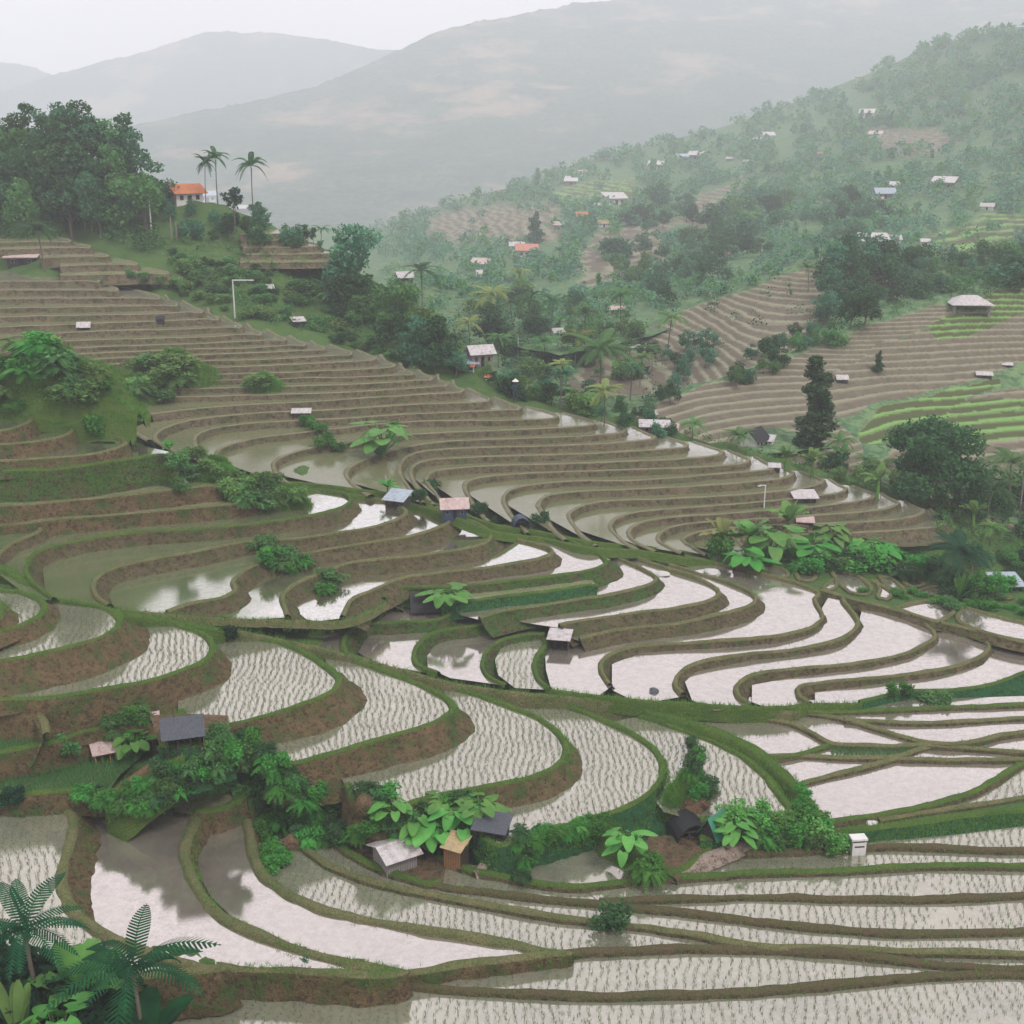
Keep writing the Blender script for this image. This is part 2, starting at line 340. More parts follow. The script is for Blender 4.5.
T('del','M',H_del,[(178,712),(183,728),(200,732),(225,727),(262,719),(300,708),(330,696),(341,685),(338,675),(320,661),(292,647),(262,639),(232,636)],[(214,643),(211,656),(195,670),(178,690)],'rice',drop=2.8,bat=[.1,.15,.2,.5,1.0,1.25])
T('gam','M',H_gam,[(-80,706),(0,702),(50,700),(100,692),(150,683),(190,670),(212,658),(215,647),(205,635),(170,622),(120,613)],[(117,618),(117,629),(100,643),(60,660),(0,672),(-80,678)],'rice',drop=3.8,bat=[.3,.3,.3,.3,.5,.8,1,1,1],wm='wall_red')
T('bet','M',H_bet,[(-80,672),(0,664),(40,656),(80,646),(108,636),(121,626),(120,616),(105,608),(60,602),(45,600)],[(43,604),(44,614),(30,624),(0,634),(-80,643)],'rice',drop=2.8)
T('alp','M',H_alp,[(-80,642),(0,633),(20,628),(40,619),(47,609),(42,600),(25,593),(0,590),(-80,580)],[(-80,600),(-80,620)],'rice',drop=1.8)
T('omg','M',37.6,[(-80,632),(-20,628),(0,620),(5,610),(0,602),(-30,596),(-80,592)],[(-80,600),(-80,620)],'rice',drop=1.4)
T('K2','L',48.4,[(-80,800),(0,797),(30,797),(55,795),(80,794),(105,796)],[(120,775),(150,750),(120,745),(60,745),(0,750),(-80,755)],'green',bat=.2,drop=1.6,bm='bund_green')
T('K0','L',46.5,[(-80,762),(0,755),(35,749),(62,743),(80,735),(110,730),(160,722)],[(160,700),(100,700),(40,705),(0,712),(-80,715)],'green',bat=.2,drop=2.0,bm='bund_green')
T('K1','L',44.6,[(-80,712),(0,706),(18,705),(32,714),(41,727),(43,737)],[(30,715),(0,700),(-80,700)],'soil',bat=.5,drop=2.4)
T('bank3','L',44.6,[(160,748),(180,750),(205,747),(228,738)],[(228,716),(180,714),(150,716)],'soil',bat=.25,drop=3.2,bm='bund_green',wm='wall_green')
T('bank4','L',51.95,[(632,866),(655,877),(685,873),(712,852)],[(705,836),(650,836)],'soil',bat=.3,drop=.8,bm='bund_green')
T('N1','L',50.4,[(195,815),(215,814),(235,807),(250,796),(261,782),(263,770),(255,762)],[(235,762),(205,780),(170,795),(175,812)],'murky',bat=.5,drop=1.5,bm='bund_green')
# ---- central and right lobes
S = 'S'
T('s14',S,50.1,[(860,705),(905,695),(955,693),(995,686),(1024,675),(1110,648)],[(1110,650),(1024,642),(985,632),(950,624),(985,638),(994,652),(983,665),(950,674),(880,684),(815,692),(815,703)],'clear',wm='wall_green',bm='bund_green',drop=.9)
T('s13',S,49.5,[(812,706),(803,700),(799,692),(806,687),(880,680),(945,671),(975,662),(990,650),(987,642),(972,633),(950,627),(935,624)],[(925,632),(935,642),(925,652),(870,668),(790,678),(752,685),(752,702),(775,711)],'clear',drop=1.2)
T('s12',S,48.8,[(752,706),(742,700),(738,692),(744,682),(760,675),(780,673),(860,665),(905,656),(927,646),(937,636),(930,628),(925,622)],[(880,612),(862,610),(858,625),(850,637),(800,654),(740,662),(695,672),(685,682),(692,700),(715,711)],'clear',drop=1.3)
T('s11',S,48.1,[(686,696),(678,688),(678,678),(692,668),(740,658),(800,651),(838,643),(853,634),(860,624),(855,614),(849,607),(845,601)],[(828,598),(822,608),(822,622),(812,632),(768,643),(700,649),(640,653),(612,664),(612,690),(640,704)],'clear',drop=1.3)
T('s10',S,47.3,[(612,686),(604,675),(603,665),(612,656),(635,649),(700,645),(768,640),(795,635),(815,628),(824,619),(820,608),(816,600),(820,594),(800,585),(768,576),(720,565),(680,557),(640,551)],
  [(650,560),(700,578),(740,592),(745,602),(720,612),(640,624),(575,637),(545,650),(546,670),(552,692),(596,698)],'clear',drop=1.4,bat=[.9,.9,.9,1.2,1.2,1.2,1.2,1.2,1.2,1.2,.5,.3])
T('s9',S,46.5,[(580,641),(620,632),(680,625),(730,615),(752,607),(757,600),(752,594),(730,584),(700,574),(670,566)],[(680,575),(705,588),(700,600),(640,609),(575,619),(560,636)],'clear',drop=1.3)
T('s8',S,45.8,[(560,628),(575,624),(620,617),(680,610),(708,604),(720,597),(719,590),(703,581),(670,570),(640,560),(612,551)],[(610,560),(640,575),(640,583),(600,592),(540,602),(520,622)],'clear',drop=1.3)
T('s7',S,45.0,[(480,620),(500,614),(550,606),(600,599),(637,591),(655,584),(656,577),(640,568),(620,560),(600,553),(590,549)],[(590,560),(592,568),(560,580),(512,588),(450,600),(460,615)],'clear',drop=1.3,wm='wall_moss')
T('s6b',S,44.5,[(440,606),(480,602),(512,598),(560,592),(590,587),(598,588)],[(592,580),(540,580),(470,588),(430,598)],'murky',drop=1.0,wm='wall_green',bm='bund_green')
T('s6',S,43.9,[(385,600),(390,592),(420,590),(460,588),(512,583),(562,577),(592,572),(607,566),(605,559),(585,548),(560,538),(530,532),(505,527)],[(505,535),(540,548),(535,555),(500,562),(450,568),(400,575),(365,590),(360,603)],'clear',drop=1.2,wm='wall_moss',bm='bund_green')
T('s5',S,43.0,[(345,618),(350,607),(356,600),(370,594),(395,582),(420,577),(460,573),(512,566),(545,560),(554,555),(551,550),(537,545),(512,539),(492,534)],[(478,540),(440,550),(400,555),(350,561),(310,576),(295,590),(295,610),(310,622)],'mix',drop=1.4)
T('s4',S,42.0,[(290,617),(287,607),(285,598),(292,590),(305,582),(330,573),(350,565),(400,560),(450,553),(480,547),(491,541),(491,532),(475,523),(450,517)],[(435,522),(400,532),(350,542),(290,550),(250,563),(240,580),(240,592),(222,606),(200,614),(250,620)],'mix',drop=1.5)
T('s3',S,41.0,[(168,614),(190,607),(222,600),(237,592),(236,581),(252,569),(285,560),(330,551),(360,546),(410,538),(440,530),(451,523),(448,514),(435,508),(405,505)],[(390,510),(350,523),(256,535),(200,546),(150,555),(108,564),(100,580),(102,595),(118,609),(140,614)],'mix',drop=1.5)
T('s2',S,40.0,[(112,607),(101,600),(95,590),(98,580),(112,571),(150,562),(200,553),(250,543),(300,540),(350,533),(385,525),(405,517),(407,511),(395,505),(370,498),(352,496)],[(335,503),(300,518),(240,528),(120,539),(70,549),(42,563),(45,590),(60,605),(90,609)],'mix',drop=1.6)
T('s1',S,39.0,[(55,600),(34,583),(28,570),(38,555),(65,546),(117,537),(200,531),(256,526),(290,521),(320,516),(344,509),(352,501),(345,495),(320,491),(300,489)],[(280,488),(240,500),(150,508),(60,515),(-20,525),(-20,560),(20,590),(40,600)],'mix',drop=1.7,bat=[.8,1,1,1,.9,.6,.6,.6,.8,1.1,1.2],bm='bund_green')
T('e2b',S,38.3,[(-80,600),(-40,578),(0,556),(12,546),(37,536),(42,531),(38,527)],[(0,520),(-80,520)],'green',drop=1.2)
T('e2',S,37.6,[(-80,530),(0,528),(60,522),(120,516),(180,511),(240,505),(262,500),(275,492),(262,486)],[(230,480),(150,488),(60,498),(-80,505)],'murky',drop=1.8,bat=.3,wm='wall_red')
T('e1',S,36.1,[(-80,513),(0,509),(60,504),(100,500),(160,494),(205,488),(222,487)],[(215,475),(170,468),(60,485),(-80,490)],'murky',drop=2.0,bat=.3,wm='wall_red')
T('gd',S,33.2,[(-80,476),(0,473),(60,471),(120,463),(160,457),(180,462)],[(170,452),(130,443),(60,455),(-80,460)],'grey',drop=3.4,bat=.35,wm='wall_moss',bm='bund_green')
T('gc',S,32.3,[(-80,466),(0,463),(60,459),(100,455),(122,449),(126,443),(115,438),(90,434)],[(70,436),(20,448),(-80,452)],'grey',drop=1.6,bat=.4,wm='wall_red')
T('gb',S,31.1,[(-80,449),(0,447),(40,443),(65,438),(73,433),(66,428),(45,425)],[(20,430),(-80,436)],'grey',drop=1.6,bat=.4,wm='wall_red')
T('ga',S,29.8,[(-80,436),(0,433),(22,428),(33,420),(28,415),(0,412),(-80,412)],[(-80,420)],'grey',drop=1.6,bat=.4,wm='wall_red')
# small ponds below the centre
T('v4',S,47.4,[(552,690),(541,681),(536,669),(540,656),(548,646),(545,638)],[(535,632),(505,640),(495,660),(498,675),(515,688)],'rice',drop=1.2,bat=.9,wm='wall_moss',bm='bund_green')
T('v3',S,46.9,[(508,686),(490,678),(484,668),(486,655),(497,645),(515,639),(545,636)],[(530,622),(490,622),(440,635),(426,652),(428,668),(450,678)],'clear',drop=1.2,bat=.9,wm='wall_moss',bm='bund_green')
T('v2',S,46.4,[(440,675),(420,666),(415,656),(424,642),(440,633),(470,629),(500,625)],[(480,608),(430,610),(385,622),(365,640),(358,652),(375,664)],'clear',drop=1.2,bat=.9,wm='wall_moss',bm='bund_green')
T('v1',S,45.8,[(372,662),(351,655),(345,646),(349,635),(362,627),(400,625),(440,622),(452,616)],[(440,600),(380,602),(345,612),(300,622),(270,632),(311,650)],'clear',drop=1.2,bat=.9,wm='wall_moss',bm='bund_green')
T('bank2','P',47.8,[(820,592),(850,600),(900,613),(940,624),(1024,643),(1110,655)],[(1110,595),(1030,594),(960,580),(900,560),(768,560),(700,555),(640,548),(700,562),(768,577)],'bank',drop=.8,sheet='front')
UU = [[(766,568),(780,568),(789,573),(786,578),(770,577),(760,572)],[(793,569),(808,570),(817,576),(812,582),(799,581)],[(822,588),(828,582),(835,579),(838,586),(829,591)],
 [(829,571),(850,573),(866,581),(873,591),(866,596),(850,594),(838,584)],[(874,581),(884,586),(893,593),(886,601),(877,599),(878,590)],[(878,577),(890,578),(901,585),(907,593),(897,593),(884,585)],
 [(901,576),(914,578),(926,585),(913,588),(904,584)],[(915,592),(930,587),(946,588),(944,594),(926,596)],[(910,569),(924,565),(932,568),(919,575)],[(955,587),(974,591),(977,595),(958,593)],[(985,592),(1011,596),(1010,600),(987,597)],
 [(893,608),(924,601),(945,603),(956,611),(948,619),(936,623),(912,615)],[(960,605),(1000,617),(1040,628),(1040,646),(985,634),(957,621)],[(712,561),(740,565),(760,572),(745,571)]]
for i, p in enumerate(UU):
    T('U%d'%i,'U',47.65,p+[p[0]],[((p[0][0]*2+p[1][0])/3,(p[0][1]*2+p[1][1])/3-.4)],'clear')
# ---- upper bands: rims run from a tip on the ridge back to the left
def HT(v): return 49.5*(k(v)/k(522))**.62
BND = [(-80,405),(0,405),(70,415),(130,440),(180,462),(240,486),(300,489),(352,494),(410,503),(450,514),(492,530),(590,547),(640,550),(768,560),(900,560),(1024,590),(1110,595)]
TT = [
 ((948,522),[(935,528),(900,531),(850,534),(790,536),(740,540)]),
 ((925,512),[(915,517),(880,522),(820,525),(760,527),(700,533),(684,540)]),
 ((900,504),[(890,509),(850,514),(790,518),(730,522),(680,526),(662,533),(660,541)]),
 ((877,496),[(868,500),(830,506),(790,510),(720,515),(680,518),(645,523),(630,531),(633,539)]),
 ((848,490),[(838,494),(800,499),(760,503),(700,508),(640,513),(618,519),(612,527),(616,533)]),
 ((825,482),[(815,487),(780,492),(740,496),(660,500),(600,503),(580,508),(570,515),(574,524)]),
 ((795,474),[(785,479),(750,483),(700,487),(640,490),(575,493),(548,497),(540,504),(543,512)]),
 ((776,468),[(765,471),(720,475),(640,481),(560,483),(525,487),(510,492),(505,500)]),
 ((751,461),[(740,465),(700,468),(620,471),(560,473),(512,475),(480,479),(468,483),(467,490)]),
 ((724,453),[(712,457),(680,460),(620,463),(560,465),(512,466),(460,469),(436,472),(428,478)]),
 ((689,446),[(675,449),(640,452),(580,455),(512,457),(460,459),(430,461),(417,465),(412,474)]),
 ((656,438),[(645,441),(600,445),(512,448),(450,450),(420,453),(405,460),(401,472)]),
 ((627,431),[(617,434),(580,437),(512,440),(440,443),(400,450),(365,461),(350,469),(348,477)]),
 ((596,424),[(585,427),(550,429),(512,431),(406,436),(356,443),(318,448),(293,454),(277,461),(275,469)]),
 ((558,417),[(545,420),(512,421),(406,423),(331,430),(290,435),(256,439),(237,444),(221,450),(217,456)]),
 ((521,409),[(510,411),(480,412),(431,414),(331,420),(256,424),(212,430),(198,436),(196,443)]),
 ((490,400),[(480,403),(456,404),(406,406),(331,411),(256,414),(192,421),(174,426),(160,432),(157,439)]),
 ((464,391),[(452,394),(431,395),(381,398),(306,403),(256,405),(175,412),(141,417),(127,424)]),
 ((448,385),[(440,387),(400,390),(350,393),(300,395),(256,396),(180,398),(140,399),(113,402),(99,407),(97,413)]),
 ((433,379),[(420,381),(380,384),(300,387),(256,388),(180,390),(110,391),(85,394),(72,399),(70,405)]),
 ((413,374),[(400,376),(360,378),(300,379),(200,382),(100,386),(60,392)]),
 ((395,366),[(380,369),(340,371),(300,373),(200,376),(100,380),(60,385)]),
 ((376,359),[(360,362),(320,364),(280,366),(200,369),(100,373),(0,382)]),
 ((352,354),[(340,356),(310,358),(270,360),(200,362),(100,366),(0,374)]),
 ((325,349),[(310,351),(270,353),(200,356),(100,360),(0,367)]),
 ((306,345),[(290,346),(250,349),(200,350),(100,354),(0,360)]),
 ((286,340),[(270,341),(230,343),(180,345),(100,348),(0,353)]),
 ((262,334),[(250,335),(200,338),(120,340),(0,345),(-80,350)]),
 ((242,327),[(230,328),(180,330),(100,332),(0,337),(-80,341)]),
 ((219,319),[(205,320),(160,322),(100,324),(0,328),(-80,332)]),
 ((203,312),[(190,313),(150,315),(90,316),(0,318),(-80,322)]),
 ((178,305),[(165,306),(120,307),(60,308),(0,309),(-80,312)]),
 ((160,298),[(145,299),(110,299),(60,299),(0,300),(-80,302)]),
 ((118,290),[(105,291),(60,291),(0,291),(-80,293)]),
 ((100,281),[(90,282),(50,282),(0,282),(-80,284)]),
]
TIPS = []
_a = PH(300,345,HT(345)); _b = PH(925,512,HT(512)); _d = (_b-_a).to_2d().normalized(); _n = Vector((_d.y,-_d.x)); RIDGE = (_n.x,_n.y,_n.dot(_a.to_2d()))
M['w_tm'] = m_water('terrace_water', (.13,.125,.085), .46, (.115,.12,.06), .45, .12, plane=(RIDGE, -1.0, 7.0))  # olive away from the ridge tips imitates the mirrored hill, put in as colour
for i, (tip, L) in enumerate(TT):
    H = HT(tip[1]); TIPS.append((tip, H))
    nt = TT[i+1][0] if i+1 < len(TT) else (tip[0]-25, tip[1]-8)
    n2 = TT[i+2][0] if i+2 < len(TT) else (tip[0]-50, tip[1]-16)
    bx = float(np.interp(L[-1][0], [q[0] for q in BND], [q[1] for q in BND]))
    hook = [(L[-1][0]+24, bx+2), (L[-1][0]+9, L[-1][1]*.45+bx*.55)] if L[-1][0] > 60 and bx-L[-1][1] < 60 and L[-1][1] > L[-2][1]+3 else []
    rim = hook+L[::-1]+[(tip[0]-3, tip[1]+2.0), (tip[0], tip[1]-1.0), (tip[0]-8, tip[1]-4.5), (nt[0]+6, nt[1]-2.5 if nt[1] < tip[1]-7 else nt[1]-4)]
    NL = TT[i+1][1] if i+1 < len(TT) else [(p[0], p[1]-9) for p in L]
    back = [(n2[0], n2[1]+1)]+[(p[0], p[1]-2.0) for p in NL]
    # keep the buried edge from crossing the hook of this rim
    lx = L[-1][0]
    if hook: back = back+[(NL[-1][0]+4, NL[-1][1]+6)] if NL[-1][1] < hook[0][1]-12 else back
    if NL[-1][0] < lx-5 and not hook: back = [p for p in back if p[0] > lx-60]
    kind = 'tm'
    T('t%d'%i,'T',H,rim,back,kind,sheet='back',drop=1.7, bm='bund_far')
AA = [((168,273),[(150,274),(110,275),(60,276)]),((137,264),[(120,265),(80,266),(60,267)]),((108,256),[(95,257),(60,258),(40,259)]),((90,247),[(75,248),(40,249),(0,250)]),((70,241),[(50,242),(0,243),(-60,244)])]
for i, (tip, L) in enumerate(AA):
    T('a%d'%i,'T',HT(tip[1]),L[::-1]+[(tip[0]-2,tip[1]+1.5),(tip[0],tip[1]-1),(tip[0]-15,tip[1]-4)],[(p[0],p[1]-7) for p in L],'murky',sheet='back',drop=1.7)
# little fields on the shoulder of the hill, right of the house
for i,(x0,x1,v) in enumerate([(240,352,262),(246,335,254),(243,320,247),(241,305,240),(240,290,234)]):
    T('b%d'%i,'T',243*k(262)-i*.85,[(x0,v+1),((x0+x1)/2,v+1),(x1-4,v),(x1,v-2),(x1-10,v-4)],[((x0+x1)/2,v-8),(x0,v-8)],'murky',sheet='back',drop=1.0)
for i,(x0,x1,v) in enumerate([(360,500,338),(360,494,330),(360,485,322),(360,475,314),(362,462,306),(365,450,298),(365,440,291),(365,420,284),(362,400,277)]):
    T('c%d'%i,'T',205*k(v)-i*.2,[(x0,v-3),((x0+x1)/2,v-2),(x1-6,v),(x1,v-1.5),(x1-12,v-5)],[((x0+x1)/2,v-11),(x0,v-12)],'murky',sheet='far0',drop=2.6) if False else None
def ribbon(name, pts, w, h=.2, side=1.6, mat='bund_green', dz=0.0, flat=False, st=.5, kind='structure', rg=.12):
    """a raised strip (footpath or grass bank) along (column, row, depth below the camera) points"""
    P = [PH(u, v, H)+Vector((0,0,dz)) for (u, v, H) in pts]; W, _ = catmull([(p.x,p.y,p.z) for p in P], [0]*len(P), st)
    V = []; F = []; n = len(W)
    pr = [(-1.25,-side),(-.62,-.12),(-.5,h*.7),(-.25,h),(0,h*(1.0 if flat else 1.08)),(.25,h),(.5,h*.7),(.62,-.12),(1.25,-side)]
    for i, p in enumerate(W):
        d = (W[min(i+1,n-1)]-W[max(i-1,0)]); nn = Vector((d.y,-d.x,0)).normalized(); e = min(1, .35+min(i, n-1-i)*.25)
        for (o, z) in pr:
            q = p+nn*o*w*e; a = noise.noise(Vector((q.x*.8,q.y*.8,z)))*rg
            V.append((q.x+nn.x*a, q.y+nn.y*a, q.z+z+noise.noise(Vector((q.x*1.3,q.y*1.3,3)))*rg*.6))
    for i in range(n-1):
        for j in range(8): a = i*9+j; F.append((a, a+1, a+10, a+9))
    o = mesh_obj(name, V, F, M[mat], smooth=True); tag(o, kind='structure')
    TERR.append(dict(name=name, H=0, g='R', rim=[Vector((p.x,p.y)) for p in W], nr=None, z=0, bh=h, bw=w, drop=side, bat=[0]*n, W=W))
    return o
M['path_pale'] = m_soil('pale_path', (.46,.37,.31), (.34,.26,.2), (.10,.12,.05), .08)
M['path_brown'] = m_soil('brown_path', (.28,.17,.09), (.2,.12,.065), (.07,.09,.03), .1)
ribbon('earth_bank',[(222,630,44.4),(262,638,45.2),(322,651,46.6),(400,672,47.5),(445,684,48.4),(500,693,49.0),(552,698,49.3),(610,703,49.7),(680,708,50.0),(740,712,50.2),(800,714,50.35)],.5,.3,2.0,'bund')
ribbon('earth_bank',[(640,712,50.3),(680,722,50.5),(715,734,50.6),(745,748,50.7),(772,766,50.8),(795,788,50.9),(812,812,51.0),(822,826,51.1)],.95,.35,1.2)
ribbon('earth_bank',[(604,826,50.9),(622,846,51.6),(640,862,51.9),(668,878,52.0)],1.6,.35,1.0)
ribbon('earth_bank',[(-60,560,40.6),(0,568,40.8),(28,586,41.2),(50,601,41.6),(80,606,41.8),(120,614,42.4),(170,622,43.3),(225,632,44.4)],.9,.25,2.0)
ribbon('earth_bank',[(112,610,42.3),(168,616,42.9),(225,620,43.6),(290,622,44.4),(345,622,45.2),(388,604,45.7)],.28,.2,.5,'bund')

ribbon('earth_bank',[(104,797,48.4),(130,782,47.4),(150,768,46.3),(168,756,45.3),(188,748,44.6)],2.1,.05,3.2,'bund_green',dz=-.18)
ribbon('path',[(108,795,48.3),(130,780,47.3),(150,766,46.2),(168,754,45.2),(182,746,44.5)],.95,.12,.9,'path_brown',flat=True)
ribbon('path',[(680,874,51.9),(698,862,51.75),(722,851,51.6),(746,841,51.5),(772,833,51.4)],.8,.12,.4,'path_pale',flat=True)
ribbon('path',[(474,874,52.0),(488,862,51.85),(500,850,51.7),(508,840,51.55)],.8,.12,.4,'path_pale',flat=True)

ribbon('earth_bank',[(545,690,49.0),(575,695,49.15),(612,699,49.3),(650,703,49.45),(690,705,49.6),(730,708,49.75),(775,709,49.9),(815,706,50.1),(862,706,50.3)],.4,.25,1.2,'bund_green')
# ---------------------------------------------------------------- hillsides
def idw(samples, u, v, n=14, vs=2.5, pw=2.0):
    S = np.array(samples); out = np.empty(len(u))
    for i in range(len(u)):
        d2 = (S[:,0]-u[i])**2+((S[:,1]-v[i])*vs)**2+4
        idx = np.argpartition(d2, n)[:n]; w = 1/d2[idx]**(pw/2*1.5)
        out[i] = (w*S[idx,2]).sum()/w.sum()
    return out
class RBF:
    def __init__(s, pts):
        P = np.array(pts, float); s.c = P[:,:2]/300; n = len(P)
        r = np.linalg.norm(s.c[:,None]-s.c[None], axis=2); K = np.where(r>0, r*r*np.log(r+1e-12), 0)+np.eye(n)*1e-3
        Q = np.hstack([np.ones((n,1)), s.c]); A = np.block([[K, Q],[Q.T, np.zeros((3,3))]])
        s.w = np.linalg.solve(A, np.concatenate([np.log(P[:,2]), np.zeros(3)]))
    def __call__(s, u, v):
        q = np.stack([np.atleast_1d(u), np.atleast_1d(v)], 1)/300
        r = np.linalg.norm(q[:,None]-s.c[None], axis=2); K = np.where(r>0, r*r*np.log(r+1e-12), 0)
        return np.exp(K@s.w[:-3]+np.hstack([np.ones((len(q),1)), q])@s.w[-3:])
def inpoly(u, v, poly):
    u = np.asarray(u); v = np.asarray(v); c = np.zeros(u.shape, bool); n = len(poly)
    for i in range(n):
        x1, y1 = poly[i]; x2, y2 = poly[(i+1)%n]
        if y1 == y2: continue
        m = ((y1 > v) != (y2 > v)) & (u < (x2-x1)*(v-y1)/(y2-y1)+x1); c ^= m
    return c
def fbm(x, y, sc, seed=0, oct=4):
    out = np.zeros(len(x))
    for i in range(len(x)):
        out[i] = noise.fractal(Vector((x[i]*sc+seed, y[i]*sc-seed, seed)), .9, 2.1, oct)
    return out
def sheet(name, top, bot, Yf, du, dv_n, mats, push=1.0, terr=None, step=1.6, rough=0.0, rsc=.05, attr=None, u0=-80, u1=1110, jag=0):
    us = np.arange(u0, u1+du, du); tu = np.interp(us, [p[0] for p in top], [p[1] for p in top]); bu = np.interp(us, [p[0] for p in bot], [p[1] for p in bot])
    if jag: tu = tu-np.array([abs(noise.fractal(Vector((x*.09,3,1)),.8,2.1,4))*jag for x in us])
    tt = np.linspace(0, 1, dv_n); U = np.repeat(us[:,None], dv_n, 1); V = tu[:,None]*(1-tt)+bu[:,None]*tt
    u = U.ravel(); v = V.ravel(); Y = Yf(u, v)*push
    b = (v-512)/FPX; d = CT-b*ST; kk = (ST+b*CT)/d
    X = (u-512)/FPX*Y/d; Z = CZ-kk*Y
    if rough: Z = Z+fbm(X, Y, rsc, 5.3)*rough
    g = np.zeros((len(u),3))
    if terr:
        for poly, st, kind in terr:
            m = inpoly(u+fbm(X,Y,.035,1.7,3)*14, v+fbm(X,Y,.04,8.1,3)*9, poly)
            ph = Z/st+.25*np.sin(X*.05)+.15*np.sin(X*.13+Y*.07); fl = np.floor(ph); fr = ph-fl
            nz = (fl+np.clip((fr-.32)/.68,0,1))*st-(ph*st-Z)
            Z = np.where(m, nz, Z); g[m,0] = 1
            g[m,1] = np.where(fr[m] < .32, 0, np.where(fr[m] > .86, .45, 1.0))
            if kind == 'green': g[m,2] = 1
    n1 = len(us); idx = np.arange(n1*dv_n).reshape(n1, dv_n)
    F = np.stack([idx[:-1,:-1].ravel(), idx[:-1,1:].ravel(), idx[1:,1:].ravel(), idx[1:,:-1].ravel()], 1)
    ob = mesh_obj(name, np.stack([X,Y,Z],1), F, mats, smooth=not terr)
    at = ob.data.color_attributes.new('field', 'FLOAT_COLOR', 'POINT')
    col = np.ones((len(u),4), np.float32); col[:,:3] = g; at.data.foreach_set('color', col.ravel())
    tag(ob, kind='structure'); return ob
def m_hill(name, g1, g2, g3, patch=None, sc=.1):
    t = NT(name)
    a = t.n('ShaderNodeVertexColor', layer_name='field'); sep = t.n('ShaderNodeSeparateColor'); t.l(a.outputs['Color'], sep.inputs[0])
    n1 = t.noise(sc, 6, .65); n2 = t.noise(sc*6, 5, .7); n3 = t.noise(sc*.3, 5, .7)
    base = t.mix(t.ramp(n1, [(.35,0.0),(.65,1.0)]), g1, g2); base = t.mix(t.ramp(n2, [(.42,0.0),(.6,.95)]), base, g3)
    if patch: base = t.mix(t.ramp(n3, [(.54,0.0),(.64,.75)]), base, patch)
    gm = t.n('ShaderNodeNewGeometry'); sx = t.n('ShaderNodeSeparateXYZ'); t.l(gm.outputs['True Normal'], sx.inputs[0])
    flat = t.math('SUBTRACT', 1.0, sep.outputs[1])
    brown = t.mix(t.ramp(n2, [(.3,0.0),(.7,1.0)]), (.15,.128,.09), (.095,.082,.058)); tread = t.mix(n2, (.27,.25,.18), (.16,.165,.10))
    paddy = t.mix(flat, brown, tread)
    gr = t.mix(flat, (.07,.08,.035), t.mix(n2, (.12,.26,.07), (.2,.32,.1))); paddy = t.mix(sep.outputs[2], paddy, gr)
    t.l(t.math('MULTIPLY', sep.outputs[0], 1.0), (mx := t.n('ShaderNodeMix', data_type='RGBA')).inputs[0]); t.l(base, mx.inputs[6]); t.l(paddy, mx.inputs[7])
    t.principled(mx.outputs[2], .95, t.bump(n2, .6, .6), .1); return t.m
M['hill'] = m_hill('far_hillside', (.085,.17,.075), (.15,.22,.10), (.05,.10,.05))
M['mount'] = m_hill('mountain_wood', (.035,.075,.045), (.08,.13,.07), (.012,.03,.02), (.30,.21,.14), .010)

fb = SAMP['front']+[(u,1130,74) for u in range(-80,1111,60)]
sheet('ground', BND, [(-80,1130),(1110,1130)], lambda u,v: idw(fb,u,v), 6, 120, [M['ground']], push=1.018)
bb = SAMP['back'][::5]+[(-80,230,268),(50,236,262),(50,180,280),(-80,170,285),(150,190,283),(185,205,276),(250,215,266),(300,245,253),(330,280,238),(400,295,232),(420,330,210),(470,350,204),(480,372,196),(560,403,190),
 (650,428,184),(760,452,177),(850,478,170),(950,512,165),(1024,535,162),(1110,560,162),(300,300,235),(250,260,250),(370,345,218),(430,372,200)]
bb += [(u,600,148) for u in range(-80,1111,60)]
bb = bb if len(bb) < 420 else bb[::max(1,len(SAMP['back'])//2200)]
RB = RBF(bb)
TOPB = [(-80,150),(0,150),(60,158),(120,170),(160,195),(220,205),(260,218),(290,240),(330,262),(380,285),(440,325),(480,362),(500,380),(560,402),(650,427),(760,452),(850,477),(950,508),(1024,528),(1110,550)]
sheet('hillside', TOPB, [(p[0],p[1]+45) for p in BND], lambda u,v: RB(u,v), 5, 110, [M['ground']], push=1.02, rough=.8, rsc=.12)
S1c = [(650,430,176),(700,470,165),(1024,520,166),(700,385,200),(780,355,215),(850,330,222),(930,300,232),(1000,275,240),(1024,400,205),(850,440,182),(1110,240,255),(1110,560,165),(600,440,172),(600,420,180),(900,380,208),(1110,420,200)]
S1c = [(a,b,c*1.1) for a,b,c in S1c]; Y1 = RBF(S1c)
T1 = [([(560,430),(660,403),(700,390),(780,358),(860,328),(935,302),(950,300),(960,312),(880,345),(800,390),(830,420),(700,470),(600,520)],.62,'brown'),
      ([(800,390),(880,345),(950,318),(1110,270),(1110,345),(1000,372),(960,385),(890,400),(850,415),(820,420)],.95,'brown'),
      ([(930,322),(960,308),(1110,255),(1110,300),(1000,325),(940,340)],.95,'green'),
      ([(860,428),(890,405),(960,388),(1000,378),(1000,390),(960,400),(1110,400),(1110,430),(980,440),(860,440)],.95,'green'),
      ([(960,400),(1110,375),(1110,520),(960,500),(860,470)],.95,'brown'),([(700,470),(830,418),(860,440),(850,520),(740,500)],.6,'brown')]
sheet('slope', [(600,422),(650,406),(700,386),(780,356),(850,326),(930,298),(960,292),(1000,276),(1110,238)], [(600,470),(1110,600)], lambda u,v: Y1(u,v), 2, 220, [M['hill']], terr=T1, u0=590, rough=.3)
S2c = [(380,300,300),(450,400,190),(520,420,195),(600,420,205),(600,380,235),(560,350,270),(760,360,225),(620,345,268),(700,310,285),(700,360,240),(850,262,305),(760,285,292),(960,262,318),(1110,250,335),(1110,340,262),(900,340,262),(500,400,215),(430,330,275),(520,340,275)]
